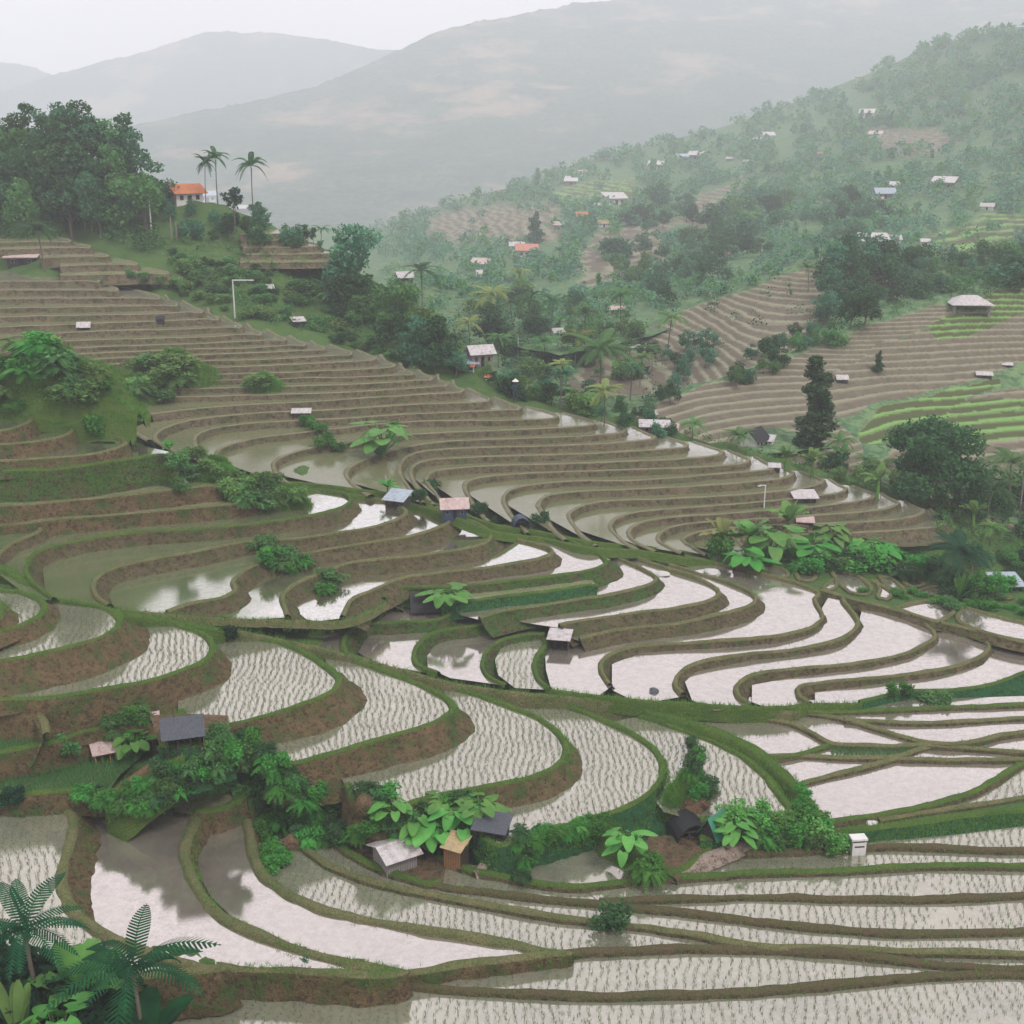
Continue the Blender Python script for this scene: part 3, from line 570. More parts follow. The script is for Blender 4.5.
S2c = [(a,b,c*1.1) for a,b,c in S2c]; Y2 = RBF(S2c)
T2 = [([(575,360),(650,325),(700,302),(760,283),(800,266),(850,259),(900,258),(910,275),(850,300),(820,310),(800,345),(760,375),(650,395),(560,400)],.75,'brown')]
sheet('slope', [(370,290),(420,270),(480,300),(560,340),(600,342),(650,322),(700,301),(760,281),(800,264),(850,257),(880,254),(960,256),(1110,240)], [(370,420),(600,470),(1110,420)], lambda u,v: Y2(u,v), 2, 170, [M['hill']], terr=T2, u0=370, rough=.5)
S3c = [(380,330,330),(400,300,365),(400,235,560),(500,190,700),(600,250,430),(600,330,290),(700,290,340),(650,150,780),(750,200,500),(850,250,370),(850,100,780),(1024,250,390),(1024,150,500),(1024,30,720),(1110,0,740),(1110,280,350),(450,260,450),(520,230,500),(560,290,360)]
S3c = [(a,b,(c*1.1)*(1+.7*min(1,max(0,(c-300)/250)))) for a,b,c in S3c]; Y3 = RBF(S3c)
T3 = [([(430,215),(500,205),(560,207),(560,240),(500,245),(420,240)],1.6,'brown'),([(600,228),(665,225),(665,270),(590,285),(575,262)],1.5,'brown'),([(700,195),(750,175),(700,225),(665,222)],1.6,'brown'),
      ([(860,130),(940,128),(960,145),(890,155)],1.6,'brown'),([(560,185),(640,178),(640,200),(560,205)],1.6,'green'),([(920,235),(1000,215),(1060,215),(1000,250),(930,255)],1.5,'green')]
sheet('slope', [(300,225),(380,228),(430,208),(512,187),(587,160),(642,146),(712,130),(772,111),(812,96),(857,78),(900,60),(927,47),(980,35),(1024,26),(1110,5)], [(300,300),(430,335),(560,355),(700,325),(850,290),(1110,285)], lambda u,v: Y3(u,v), 2.5, 170, [M['hill']], terr=T3, u0=300, rough=1.2, rsc=.03, jag=0)
M1c = [(a,b,c*1.65) for a,b,c in [(-80,250,1250),(150,260,1250),(400,260,1250),(700,240,1300),(1110,200,1400),(150,120,2000),(300,90,2200),(450,27,2500),(640,-5,2700),(1110,-60,2900),(-80,150,1900),(300,160,1700),(600,120,1900),(900,60,2200)]]
Y4 = RBF(M1c)
sheet('mountain', [(-80,150),(60,130),(140,121),(200,108),(260,100),(300,90),(350,75),(380,57),(430,34),(475,22),(512,18),(560,8),(640,-6),(800,-12),(1110,-14)], [(-80,300),(1110,300)], lambda u,v: Y4(u,v), 4, 140, [M['mount']], rough=14, rsc=.004, jag=3)
sheet('mountain', [(-80,110),(0,93),(60,74),(110,60),(170,44),(210,33),(260,33),(300,36),(340,43),(380,50),(420,57),(500,75)], [(-80,170),(520,170)], lambda u,v: 5800-(v-30)*8, 4, 40, [M['mount']], rough=12, rsc=.003, jag=2.5, u1=520)
sheet('mountain', [(-80,66),(0,64),(30,66),(60,78),(120,95)], [(-80,130),(130,130)], lambda u,v: 6300-(v-60)*6, 4, 20, [M['mount']], rough=16, rsc=.004, jag=4, u1=120)
gp = [(-6700,-60,CZ-230),(6700,-60,CZ-230),(6700,6650,CZ-230),(-6700,6650,CZ-230)]
tag(mesh_obj('valley_floor', gp, [(0,1,2,3)], M['ground']), kind='structure')
def Yback(u, v): return float(RB(np.array([u]), np.array([v]))[0])*1.012
def Yfront(u, v): return float(idw(fb, np.array([u]), np.array([v]))[0])*1.012
# ---------------------------------------------------------------- where a sight line meets the land
from mathutils.bvhtree import BVHTree
def build_bvh():
    V = []; F = []; o = 0
    for ob in bpy.data.objects:
        if ob.type != 'MESH' or ob.name.startswith('haze'): continue
        me = ob.data; n = len(me.vertices); a = np.empty(n*3, np.float32); me.vertices.foreach_get('co', a)
        me.calc_loop_triangles(); t = np.empty(len(me.loop_triangles)*3, np.int32); me.loop_triangles.foreach_get('vertices', t)
        V.append(a.reshape(-1,3)); F.append(t.reshape(-1,3)+o); o += n
    return BVHTree.FromPolygons(np.concatenate(V).tolist(), np.concatenate(F).tolist())
BVH = build_bvh(); CAMP = Vector((0,0,CZ))
def hit(u, v):
    d = (PY(u, v, 100)-CAMP).normalized(); r = BVH.ray_cast(CAMP, d, 9000)
    return r[0] if r[0] is not None else PY(u, v, 200)
def hitn(u, v, ymax):
    v0 = v; p = hit(u, v)
    while p.y > ymax and v < v0+60: v += 1.5; p = hit(u, v)
    return p, v-v0
def m(px, p): return px/pxm(p)            # pixels -> metres at p
# ---------------------------------------------------------------- leaves and plants
M['leaf_dark'] = m_leaf('dark_leaves', (.018,.055,.02), (.042,.10,.034))
M['leaf_mid'] = m_leaf('green_leaves', (.04,.115,.035), (.08,.17,.05))
M['leaf_blue'] = m_leaf('bluish_leaves', (.028,.10,.05), (.065,.165,.085))
M['leaf_blue2'] = m_leaf('pale_bluish_leaves', (.045,.125,.065), (.09,.18,.09))
M['leaf_light'] = m_leaf('light_leaves', (.06,.14,.035), (.11,.18,.05))
M['leaf_emerald'] = m_leaf('emerald_leaves', (.025,.115,.02), (.065,.20,.035), transl=.3)
M['leaf_yellow'] = m_leaf('yellowish_fronds', (.20,.22,.07), (.12,.18,.06))
M['leaf_big'] = m_leaf('broad_leaves', (.04,.15,.025), (.10,.24,.05), rough=.5, spec=.2)
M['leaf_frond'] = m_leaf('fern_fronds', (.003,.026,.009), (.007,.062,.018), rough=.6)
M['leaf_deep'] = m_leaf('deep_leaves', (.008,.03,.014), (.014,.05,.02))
M['rice'] = m_leaf('rice_blades', (.13,.17,.09), (.19,.23,.13), sc=.3)
M['rice_g'] = m_leaf('young_rice', (.04,.15,.04), (.07,.20,.06), sc=.3)
M['grass'] = m_leaf('grass_blades', (.045,.13,.022), (.10,.19,.035), sc=.4)
M['bark'] = m_plain('bark', (.13,.11,.085), .95)
M['bark_pale'] = m_plain('pale_bark', (.30,.28,.23), .95)
def leaf_quads(P, size, up=.35, aspect=1.6, rng=RNG, droop=None):
    n = len(P); N = rng.normal(size=(n,3)); N[:,2] = np.abs(N[:,2])*(.6+up)+up; N /= np.linalg.norm(N,axis=1)[:,None]
    A = rng.normal(size=(n,3)); A -= (A*N).sum(1)[:,None]*N; A /= np.linalg.norm(A,axis=1)[:,None]; B = np.cross(N, A)
    s = (size*rng.uniform(.6,1.4,n))[:,None]
    V = np.stack([P-A*s*aspect*.5, P+B*s*.5, P+A*s*aspect*.5, P-B*s*.5], 1).reshape(-1,3)
    return V, np.arange(4*n).reshape(n,4)
def crown_pts(n, blobs, shell=.35, rng=RNG):
    B = np.array(blobs); w = (B[:,3]*B[:,4]*B[:,5])**.66; c = rng.choice(len(B), n, p=w/w.sum())
    d = rng.normal(size=(n,3)); d /= np.linalg.norm(d,axis=1)[:,None]; r = 1-shell*rng.random(n)**1.3
    r *= 1+.12*np.sin(d[:,0]*7+c)+.1*np.sin(d[:,1]*9+d[:,2]*6)
    return B[c,:3]+d*B[c,3:6]*r[:,None]
def tube(pts, rad, n=6):
    V = []; F = []
    for i, (p, r) in enumerate(zip(pts, rad)):
        d = (Vector(pts[min(i+1,len(pts)-1)])-Vector(pts[max(i-1,0)])).normalized(); a = d.orthogonal().normalized(); b = d.cross(a)
        for j in range(n):
            t = 2*math.pi*j/n; V.append(tuple(Vector(p)+(a*math.cos(t)+b*math.sin(t))*r))
    for i in range(len(pts)-1):
        for j in range(n): F.append((i*n+j, i*n+(j+1)%n, (i+1)*n+(j+1)%n, (i+1)*n+j))
    F.append(tuple(range(n))[::-1]); F.append(tuple((len(pts)-1)*n+j for j in range(n)))
    return V, F
def join(*parts):
    V = []; F = []; MI = []
    for (v, f, mi) in parts:
        o = len(V); V += [tuple(x) for x in v]; F += [tuple(int(y)+o for y in x) for x in f]; MI += [mi]*len(f)
    return V, F, MI
def trunk_mesh(h, r, limbs, seed):
    rg = random.Random(seed); P = [(0,0,-.05*h)]; R_ = [r*1.4]
    for i in range(1,5): P.append((rg.uniform(-.03,.03)*h, rg.uniform(-.03,.03)*h, h*i/4)); R_.append(r*(1-.17*i))
    out = [tube(P, R_)+(0,)]
    for (x, y, z) in limbs:
        s = P[2] if z > h*.8 else P[1]; s = P[rg.choice([2,3,4])]
        if s[2] > z: s = P[2]
        mid = ((s[0]+x)/2+rg.uniform(-.03,.03)*h, (s[1]+y)/2, (s[2]*.6+z*.4)); out.append(tube([s, mid, (x,y,z)], [r*.45, r*.3, r*.1], 5)+(0,))
    return join(*out)
PROTO = {}
def tree_proto(kind, seed=0):
    """returns (crown mesh, trunk mesh) of a tree one metre high"""
    key = (kind, seed)
    if key in PROTO: return PROTO[key]
    rg = np.random.default_rng(seed*31+len(kind)); U = rg.uniform
    if kind in ('round','wide','big'):
        nb = {'round':9,'wide':10,'big':22}[kind]; ww = {'round':.34,'wide':.5,'big':.46}[kind]
        bl = []
        for i in range(nb):
            a = U(0,6.28); rr = ww*U(.25,.85); z = U(.38,.84)
            s = U(.13,.22) if kind != 'big' else U(.12,.18)
            bl.append((rr*math.cos(a), rr*math.sin(a), z-.15*(rr/ww)**2, s, s, s*.8))
        bl.append((0,0,.86,.16,.16,.13)); n = {'round':1500,'wide':1600,'big':14000}[kind]; sz = {'round':.042,'wide':.042,'big':.024}[kind]; tr = .32; r = .022
    elif kind == 'tall':
        bl = [(U(-.05,.05),U(-.05,.05),.14+.8*i/9, (.16-.012*i)*U(.8,1.25),(.16-.012*i)*U(.8,1.25),.085) for i in range(10)]; n = 4200; sz = .026; tr = .3; r=.018
    elif kind == 'thin':
        bl = [(U(-.12,.12),U(-.12,.12),U(.45,.95),U(.08,.15),U(.08,.15),U(.06,.1)) for i in range(8)]; n = 420; sz = .045; tr = .5; r=.014
    elif kind == 'bush':
        bl = [(U(-.34,.34),U(-.34,.34),U(.15,.62),U(.16,.3),U(.16,.3),U(.18,.34)) for i in range(10)]; n = 1300; sz = .062; tr = .3; r=.03
    elif kind == 'fern':
        bl = [(U(-.28,.28),U(-.28,.28),U(.2,.5),U(.15,.26),U(.15,.26),U(.16,.3)) for i in range(7)]; n = 700; sz = .055; tr=.3; r=.03
    P = crown_pts(n, bl, .5, rg); V, F = leaf_quads(P, np.full(n, sz), .3, 1.9 if kind in ('fern','bush') else 1.5, rg)
    cm = bpy.data.meshes.new('crown'); 
    if kind == 'fern':      # arching leafy sprays added round the clump
        for i in range(46):
            a = U(0,6.28); L = U(.35,.62); el = U(.3,1.2)
            for j in range(12):
                t = (j+1)/12; q = np.array([math.cos(a)*L*t*math.cos(el*.6), math.sin(a)*L*t*math.cos(el*.6), .25+L*math.sin(el)*t-.45*t*t])
                side = np.array([-math.sin(a), math.cos(a), -.25])*.14*(1-t*.75)
                fw = np.array([math.cos(a), math.sin(a), -.3])*.035
                for sg in (1,-1):
                    o = len(V); V = np.vstack([V, q-fw, q+fw*.2, q+side*sg+fw*2, q+side*sg+fw]); F = np.vstack([F, [o,o+1,o+2,o+3]])
    cm.from_pydata(V.tolist(), [], F.tolist()); cm.update()
    limbs = [b[:3] for b in bl[:5]]
    tv, tf, _ = trunk_mesh(tr+.25 if kind not in ('bush','fern') else .35, r, limbs, seed); tm = bpy.data.meshes.new('trunk'); tm.from_pydata(tv, [], tf); tm.update()
    PROTO[key] = (cm, tm); return PROTO[key]
MCACHE = {}
def mesh_with(me, mat):
    key = (me.name, mat.name)
    if key not in MCACHE:
        c = me.copy(); c.materials.clear(); c.materials.append(mat); MCACHE[key] = c
    return MCACHE[key]
def tree(kind, u, v, hpx, mat, label, group=None, name='tree', cat='tree', wide=1.0, seed=None, sink=.02, rz=None, p=None, parts=True, barkm='bark', ymax=9000):
    if p is None: p, dv = hitn(u, v, ymax); hpx += dv
    h = m(hpx, p)
    seed = random.randrange(4) if seed is None else seed; cm, tm = tree_proto(kind, seed)
    r = empty(name, (p.x, p.y, p.z-sink*h), random.uniform(0,6.28) if rz is None else rz)
    tag(r, label, cat, group); s = (h*wide, h*wide, h)
    cn, tn = ('crown','trunk') if cat == 'tree' else ('foliage','stem')
    o = link(bpy.data.objects.new(cn, mesh_with(cm, M[mat])), r); o.scale = s
    if parts: o2 = link(bpy.data.objects.new(tn, mesh_with(tm, M[barkm])), r); o2.scale = s
    return r
# ---- palms
def frond(L, droop, wid, n=22, gap=.72):
    V = []; F = []
    for i in range(n):
        t = (i+.5)/n; x = L*t; z = L*(.55*t-droop*t*t); w = wid*L*math.sin(math.pi*min(1,t*.9+.12))**.7
        sl = .55-2*droop*t; dl = L/n*gap
        for sg in (1,-1):
            o = len(V)
            V += [(x, 0, z), (x+dl, 0, z+dl*sl), (x+w*.55+dl*.6, sg*w, z-w*.35+w*.5*sl), (x+w*.5, sg*w*.95, z-w*.38+w*.45*sl)]
            F.append((o,o+1,o+2,o+3))
    for i in range(n):     # midrib
        t0, t1 = i/n, (i+1)/n; o = len(V); g = .006*L
        V += [(L*t0,-g,L*(.55*t0-droop*t0*t0)),(L*t0,g,L*(.55*t0-droop*t0*t0)),(L*t1,g,L*(.55*t1-droop*t1*t1)),(L*t1,-g,L*(.55*t1-droop*t1*t1))]; F.append((o,o+1,o+2,o+3))
    return V, F
def palm_meshes(seed, nf=20, L=.42, droop=.85, wid=.16, th=.8, lean=.06):
    key = ('palm', seed, nf, L, droop, wid, th, lean)
    if key in PROTO: return PROTO[key]
    rg = random.Random(seed); V = []; F = []
    top = Vector((lean, 0, th))
    for i in range(nf):
        a = i*2.399+rg.uniform(-.2,.2); el = rg.uniform(-.25,1.1); fv, ff = frond(L*rg.uniform(.8,1.1), droop*rg.uniform(.8,1.15), wid)
        rot = Matrix.Rotation(a,3,'Z')@Matrix.Rotation(-el*.75+.15,3,'Y'); o = len(V)
        V += [tuple(top+rot@Vector(q)) for q in fv]; F += [tuple(x+o for x in f) for f in ff]
    cm = bpy.data.meshes.new('crown'); cm.from_pydata(V, [], F); cm.update()
    P = [(lean*(t**1.6), .01*math.sin(t*4), th*t-.03) for t in [i/6 for i in range(7)]]
    tv, tf = tube(P, [.022,.016,.014,.013,.012,.012,.014]); tm = bpy.data.meshes.new('trunk'); tm.from_pydata(tv, [], tf); tm.update()
    PROTO[key] = (cm, tm); return PROTO[key]
def palm(u, v, hpx, mat, label, group=None, seed=0, name='palm_tree', cat='tree', rz=None, sc=1.0, barkm='bark', ymax=9000, **kw):
    p, dv = hitn(u, v, ymax); hpx += dv; sc *= (hpx-dv)/hpx; h = m(hpx, p); cm, tm = palm_meshes(seed, **kw)
    r = empty(name, (p.x, p.y, p.z-.01*h), random.uniform(0,6.28) if rz is None else rz); tag(r, label, cat, group)
    for nm, me, mt in (('crown', cm, mat), ('trunk', tm, barkm)):
        o = link(bpy.data.objects.new(nm, mesh_with(me, M[mt])), r); o.scale = (h*sc, h*sc, h)
    return r
# ---- broad single leaves: banana and taro
def blade(L, W, el, curl, heart=0, n=8, fold=.18, wave=0):
    V = []; F = []
    for i in range(n+1):
        t = i/n; x = L*t*math.cos(el)+0; z = L*(math.sin(el)*t-curl*t*t)
        w = W*(math.sin(math.pi*min(1,(t*.93+.04)))**.6 if not heart else (1-t)**.55*(1-.35*(1-t)**6))
        ex = -W*.5*heart if i == 0 else 0
        for s in (-1,-.5,0,.5,1): V.append((x+(ex*abs(s)), s*w, z+abs(s)*w*fold+(wave*W*math.sin(i*2.6+s*3) if abs(s)==1 else 0)))
    for i in range(n):
        for j in range(4): o = i*5+j; F.append((o,o+1,o+6,o+5))
    return V, F
def leafy(kind, seed):
    key = ('leafy', kind, seed)
    if key in PROTO: return PROTO[key]
    rg = random.Random(seed+50); V = []; F = []; S = []
    nl = {'banana':11,'taro':17,'blade':16}[kind]
    for i in range(nl):
        a = i*2.399+rg.uniform(-.3,.3)
        if kind == 'banana': base = Vector((0,0,.42)); fv, ff = blade(rg.uniform(.5,.68), .095, rg.uniform(.5,1.35), rg.uniform(.25,.55), wave=.12, n=10)
        elif kind == 'blade': base = Vector((0,0,.02)); fv, ff = blade(rg.uniform(.7,1.05), .05, rg.uniform(.7,1.45), rg.uniform(.15,.45))
        else:
            h = rg.uniform(.4,.85); rr = rg.uniform(.08,.5); base = Vector((rr*math.cos(a), rr*math.sin(a), h)); fv, ff = blade(rg.uniform(.3,.46), rg.uniform(.15,.21), rg.uniform(-1.1,.1), .1, heart=.8, fold=.1)
            S.append(tube([(0,0,0), (base.x*.6,base.y*.6,h*.7), tuple(base)], [.018,.014,.01], 5)+(0,))
        rot = Matrix.Rotation(a,3,'Z'); o = len(V); V += [tuple(base+rot@Vector(q)) for q in fv]; F += [tuple(x+o for x in f) for f in ff]
    cm = bpy.data.meshes.new('leaves'); cm.from_pydata(V, [], F); cm.update()
    for q in cm.polygons: q.use_smooth = True
    if kind == 'banana': S = [tube([(0,0,-.03),(.01,0,.2),(0,0,.46)], [.055,.045,.03], 8)+(0,)]
    if kind == 'blade': S = [tube([(0,0,-.03),(0,0,.06)], [.04,.03], 6)+(0,)]
    sv, sf, _ = join(*S); sm = bpy.data.meshes.new('stem'); sm.from_pydata(sv, [], sf); sm.update()
    PROTO[key] = (cm, sm); return PROTO[key]
def plant(kind, u, v, hpx, mat, label, group=None, seed=0, name=None, rz=None, p=None, wide=1.0, stem='leaf_light'):
    p = p if p is not None else hit(u, v); h = m(hpx, p); cm, sm = leafy(kind, seed)
    name = name or {'banana':'banana_plant','taro':'taro_plant','blade':'leafy_plant'}[kind]
    r = empty(name, (p.x, p.y, p.z), random.uniform(0,6.28) if rz is None else rz); tag(r, label, 'plant', group)
    for nm, me, mt in (('leaves', cm, mat), ('stem', sm, stem)):
        o = link(bpy.data.objects.new(nm, mesh_with(me, M[mt])), r); o.scale = (h*wide, h*wide, h)
    return r
# ---------------------------------------------------------------- rice seedlings in rows, grass on the bunds
def npin(P, poly):
    x, y = P[:,0], P[:,1]; c = np.zeros(len(P), bool); n = len(poly); j = n-1
    for i in range(n):
        xi, yi = poly[i]; xj, yj = poly[j]
        if yi != yj: c ^= ((yi > y) != (yj > y)) & (x < (xj-xi)*(y-yi)/(yj-yi)+xi)
        j = i
    return c
def projv(P):
    d = P[:,1]*CT-(P[:,2]-CZ)*ST
    return 512+FPX*P[:,0]/d, 512+FPX*(-P[:,1]*ST-(P[:,2]-CZ)*CT)/d
def blades(P, h, w, nb, spread, lean, rng=RNG):
    n = len(P)*nb; Q = np.repeat(P, nb, 0); a = rng.uniform(0, 6.28, n); d = np.stack([np.cos(a), np.sin(a), np.zeros(n)],1)
    b = rng.uniform(-.8,.8,n); s = np.stack([np.cos(b), np.sin(b), np.zeros(n)],1)
    hh = (h*rng.uniform(.65,1.25,n))[:,None]; Q = Q+d*spread*rng.random((n,1)); tip = Q+d*hh*lean*rng.random((n,1))+np.array([0,0,1])*hh
    V = np.stack([Q-s*w/2, Q+s*w/2, tip], 1).reshape(-1,3)
    return V, np.arange(3*n).reshape(n,3)
def seed_rows(name, sp, al, ang, margin=.55):
    for (nm, kind, z, poly, rim) in WATER_POLYS:
        if nm != name: continue
        c = poly.mean(0); th = ang; ca, sa = math.cos(th), math.sin(th); Rm = np.array([[ca, sa],[-sa, ca]])
        q = (poly-c)@Rm.T; lo, hi = q.min(0), q.max(0)
        gx, gy = np.meshgrid(np.arange(lo[0],hi[0],sp), np.arange(lo[1],hi[1],al), indexing='ij'); gx = gx.ravel(); gy = gy.ravel()
        gx = gx+.26*np.sin(gy*.45+gx*.15)+.13*np.sin(gy*1.1+gx*.5)+.05*np.sin(gy*3.1+gx)+RNG.normal(0,.055,len(gx)); gy = gy+RNG.normal(0,.06,len(gy))
        P = np.stack([gx,gy],1)@Rm+c; P = P[npin(P, poly)]
        rr = rim[::2]; keep = np.ones(len(P), bool)
        for i in range(0, len(P), 4000):
            d = np.sqrt(((P[i:i+4000,None]-rr[None])**2).sum(2)).min(1); keep[i:i+4000] = d > margin+.2
        P = P[keep]
        for (n2, k2, z2, p2, r2) in WATER_POLYS:
            if z2 > z+.005 and n2 != nm and not n2.startswith('t'):
                if p2[:,0].max() < P[:,0].min() or p2[:,0].min() > P[:,0].max() or p2[:,1].max() < P[:,1].min() or p2[:,1].min() > P[:,1].max(): continue
                P = P[~npin(P, p2)]
                if len(P) == 0: break
        P3 = np.column_stack([P, np.full(len(P), z)]); u, v = projv(P3)
        return P3[(u > -70) & (u < 1095) & (v < 1075)], c
    return np.zeros((0,3)), None
fields = [('F1',.62,.34),('F2',.62,.34),('L4',.6,.34),('L5',.6,.34),('L6',.6,.34),('L6b',.6,.34),('E',.6,.3),('f',.6,.3),('h',.6,.4),('L1',.6,.34),
 ('theta',.55,.3),('eta',.55,.3),('zeta',.55,.3),('eps',.55,.3),('del',.55,.3),('gam',.55,.3),('bet',.55,.3),('alp',.55,.3),('v4',.55,.4)]
PP = []
for nm, sp, al in fields:
    wp = [w_ for w_ in WATER_POLYS if w_[0] == nm][0]; c = wp[3].mean(0); ang = -math.atan2(c[0], c[1])*.75+random.uniform(-.12,.12)
    P3, _ = seed_rows(nm, sp, al, ang)
    if nm == 'E':
        u, v = projv(P3); P3 = P3[~((u > 500) & (u < 665) & (v < 890))]
    thin = noise.noise; keep = np.array([thin(Vector((p[0]*.15,p[1]*.15,2)))+random.random()*.5 > -.32 for p in P3]); P3 = P3[keep]
    PP.append(P3)
PP = np.concatenate(PP); print('seedlings', len(PP))
V, F = blades(PP, .26, .034, 5, .13, .7); tag(mesh_obj('rice_seedlings', V, F, M['rice']), kind='stuff')
GP = []
for nm in ('K2','K0','P4'):
    P3, _ = seed_rows(nm, .3, .2, .1, .3)
    if nm == 'P4': u, v = projv(P3); P3 = P3[(u > 832)]
    GP.append(P3)
GP = np.concatenate(GP); V1, F1_ = blades(GP, .5, .05, 4, .1, .3)
tag(mesh_obj('young_rice', V1, F1_, M['rice_g']), kind='stuff')
# grass along bunds and down the banks
GB = []
dens = {'F':5,'L':12,'M':20,'P':7,'S':5,'U':4,'T':1.3}
extra = {'g':60,'L2':34,'eta':70,'gd':70,'s14':16,'s6b':16,'s1':8,'theta':34}
for t in TERR:
    d = extra.get(t['name'], dens.get(t['g'],0))
    if d == 0: continue
    rp, nr = t['rim'], t['nr']
    for i in range(len(rp)-1):
        L = (rp[i+1]-rp[i]).length; n = np.random.default_rng(i).poisson(d*L)
        cl = noise.noise(Vector((rp[i].x*.35, rp[i].y*.35, 4)))
        for _ in range(n):
            f = random.random(); p = rp[i].lerp(rp[i+1], f); r = random.random()
            if t['name'] in ('eta','g','gd','theta','s6b'): dd = random.uniform(-.2, 1.0)*t['drop']*.75
            else:
                if cl+random.random()*.6 < .15: continue
                dd = random.random()**2*1.2-.15
            if dd <= 0: o = random.uniform(-t['bw'], 0); zz = t['z']+t['bh']*.8
            else: o = .08+(t['drop']+t['bh'])*t['bat'][i]*((dd/t['drop'])**1.7); zz = t['z']+t['bh']*.4-dd
            GB.append((p.x+nr[i].x*o, p.y+nr[i].y*o, zz-.03))
GB = np.array(GB); print('grass', len(GB)); V, F = blades(GB, .24, .05, 3, .12, .9); tag(mesh_obj('grass', V, F, M['grass']), kind='stuff')
# far ponds get no blades: their water colour carries weeds and painted hill reflection
GB2 = []
for t in TERR:
    if 'W' not in t or t['name'] != 'earth_bank': continue
    for i in range(len(t['W'])-1):
        a, b = t['W'][i], t['W'][i+1]; d = (b-a); nn = Vector((d.y,-d.x,0)).normalized()
        for _ in range(int(15*d.length+random.random())):
            o = random.uniform(-1.05,1.05)*t['bw']; q = a.lerp(b, random.random())+nn*o; q.z += t['bh'] if abs(o) < .5*t['bw'] else t['bh']-(abs(o)-.5*t['bw'])*1.9/t['bw']
            GB2.append(tuple(q-Vector((0,0,.08))))
V, F = blades(np.array(GB2), .42, .06, 3, .15, .9); tag(mesh_obj('grass', V, F, M['grass']), kind='stuff')
BVH = build_bvh()
# ---------------------------------------------------------------- paths
def ground_ribbon(name, pts, w, mat, lift=.12, h=.1):
    P = []
    for (u, v) in pts:
        p = hit(u, v); P.append((u, v, CZ-p.z-lift))
    return ribbon(name, P, w, h, .7, mat, flat=True)
ground_ribbon('path', [(800,461),(850,473),(900,487),(950,505),(1000,522),(1060,540)], 1.2, 'path_pale')
ground_ribbon('earth_bank', [(186,470),(240,488),(300,491),(352,496),(410,505),(450,516),(492,532),(540,539),(590,549),(640,552),(700,561),(760,567)], .55, 'bund_green', .25, .25)
ground_ribbon('earth_bank', [(186,462),(240,482),(300,484),(352,490),(410,498),(450,509),(492,525),(540,533),(590,543),(640,547),(700,555)], .5, 'bund_green', .15, .25)
BVH = build_bvh()
# ---------------------------------------------------------------- houses and huts
M['tin'] = m_plain('pale_tin_roof', (.62,.58,.58), .55, 2, .3); M['tin_pink'] = m_plain('pinkish_tin_roof', (.60,.46,.43), .6, 2, .25)
M['tin_blue'] = m_plain('bluish_tin_roof', (.42,.50,.58), .5, 2, .3); M['roof_orange'] = m_plain('orange_roof', (.62,.20,.08), .7, 2, .3)
M['roof_red'] = m_plain('faded_red_roof', (.50,.20,.15), .7, 2, .3); M['roof_green'] = m_plain('green_roof', (.14,.28,.20), .7); M['roof_dark'] = m_plain('dark_tiles', (.10,.11,.13), .6, 6, .6)
M['roof_straw'] = m_plain('straw_roof', (.42,.32,.17), .9, 6, .4); M['w_white'] = m_plain('white_wall', (.58,.57,.55), .9, 2, .2); M['w_dark'] = m_plain('dark_boards', (.045,.04,.035), .9, 5, .5)
M['w_grey'] = m_plain('weathered_boards', (.26,.24,.22), .9, 6, .5); M['w_wood'] = m_plain('brown_boards', (.30,.16,.07), .85, 6, .5); M['w_yellow'] = m_plain('yellow_wood', (.40,.24,.06), .8, 6, .4)
M['tarp_blue'] = m_plain('dark_blue_tarp', (.03,.05,.09), .5); M['tarp_black'] = m_plain('black_tarp', (.012,.013,.015), .6); M['tarp_green'] = m_plain('green_tarp', (.04,.20,.12), .5)
M['void'] = m_plain('dark_opening', (.012,.012,.012), .9); M['steel'] = m_plain('pale_steel', (.55,.56,.56), .5); M['post'] = m_plain('grey_post', (.2,.19,.17), .8)
def roof_tex(mat, name, sc=3.2):
    t = mat.node_tree; p = [n for n in t.nodes if n.type == 'BSDF_PRINCIPLED'][0]; tc = t.nodes.new('ShaderNodeTexCoord'); w = t.nodes.new('ShaderNodeTexWave'); w.bands_direction = 'X'; w.inputs['Scale'].default_value = sc
    t.links.new(tc.outputs['Object'], w.inputs['Vector']); b = t.nodes.new('ShaderNodeBump'); b.inputs['Strength'].default_value = .8; b.inputs['Distance'].default_value = .06
    t.links.new(w.outputs['Fac'], b.inputs['Height']); t.links.new(b.outputs['Normal'], p.inputs['Normal'])
for nm in ('tin','tin_pink','tin_blue','roof_dark','roof_orange'): roof_tex(M[nm], nm)
def box(x0,y0,z0,x1,y1,z1):
    return ([(x0,y0,z0),(x1,y0,z0),(x1,y1,z0),(x0,y1,z0),(x0,y0,z1),(x1,y0,z1),(x1,y1,z1),(x0,y1,z1)],[(0,3,2,1),(4,5,6,7),(0,1,5,4),(1,2,6,5),(2,3,7,6),(3,0,4,7)],0)
def bx(name, dims, mat, par): 
    V, F, MI = join(*[box(*d) for d in dims]); return mesh_obj(name, V, F, M[mat], par)
def slab(name, quads, t, mat, par):
    V = []; F = []
    for q in quads:
        o = len(V); a,b,c,d = [Vector(x) for x in q]; n = (b-a).cross(d-a).normalized()
        if n.z < 0: n = -n
        V += [tuple(x-n*t) for x in (a,b,c,d)]+[tuple(x) for x in (a,b,c,d)]
        F += [(o+0,o+3,o+2,o+1),(o+4,o+5,o+6,o+7),(o,o+1,o+5,o+4),(o+1,o+2,o+6,o+5),(o+2,o+3,o+7,o+6),(o+3,o,o+4,o+7)]
    return mesh_obj(name, V, F, M[mat], par)
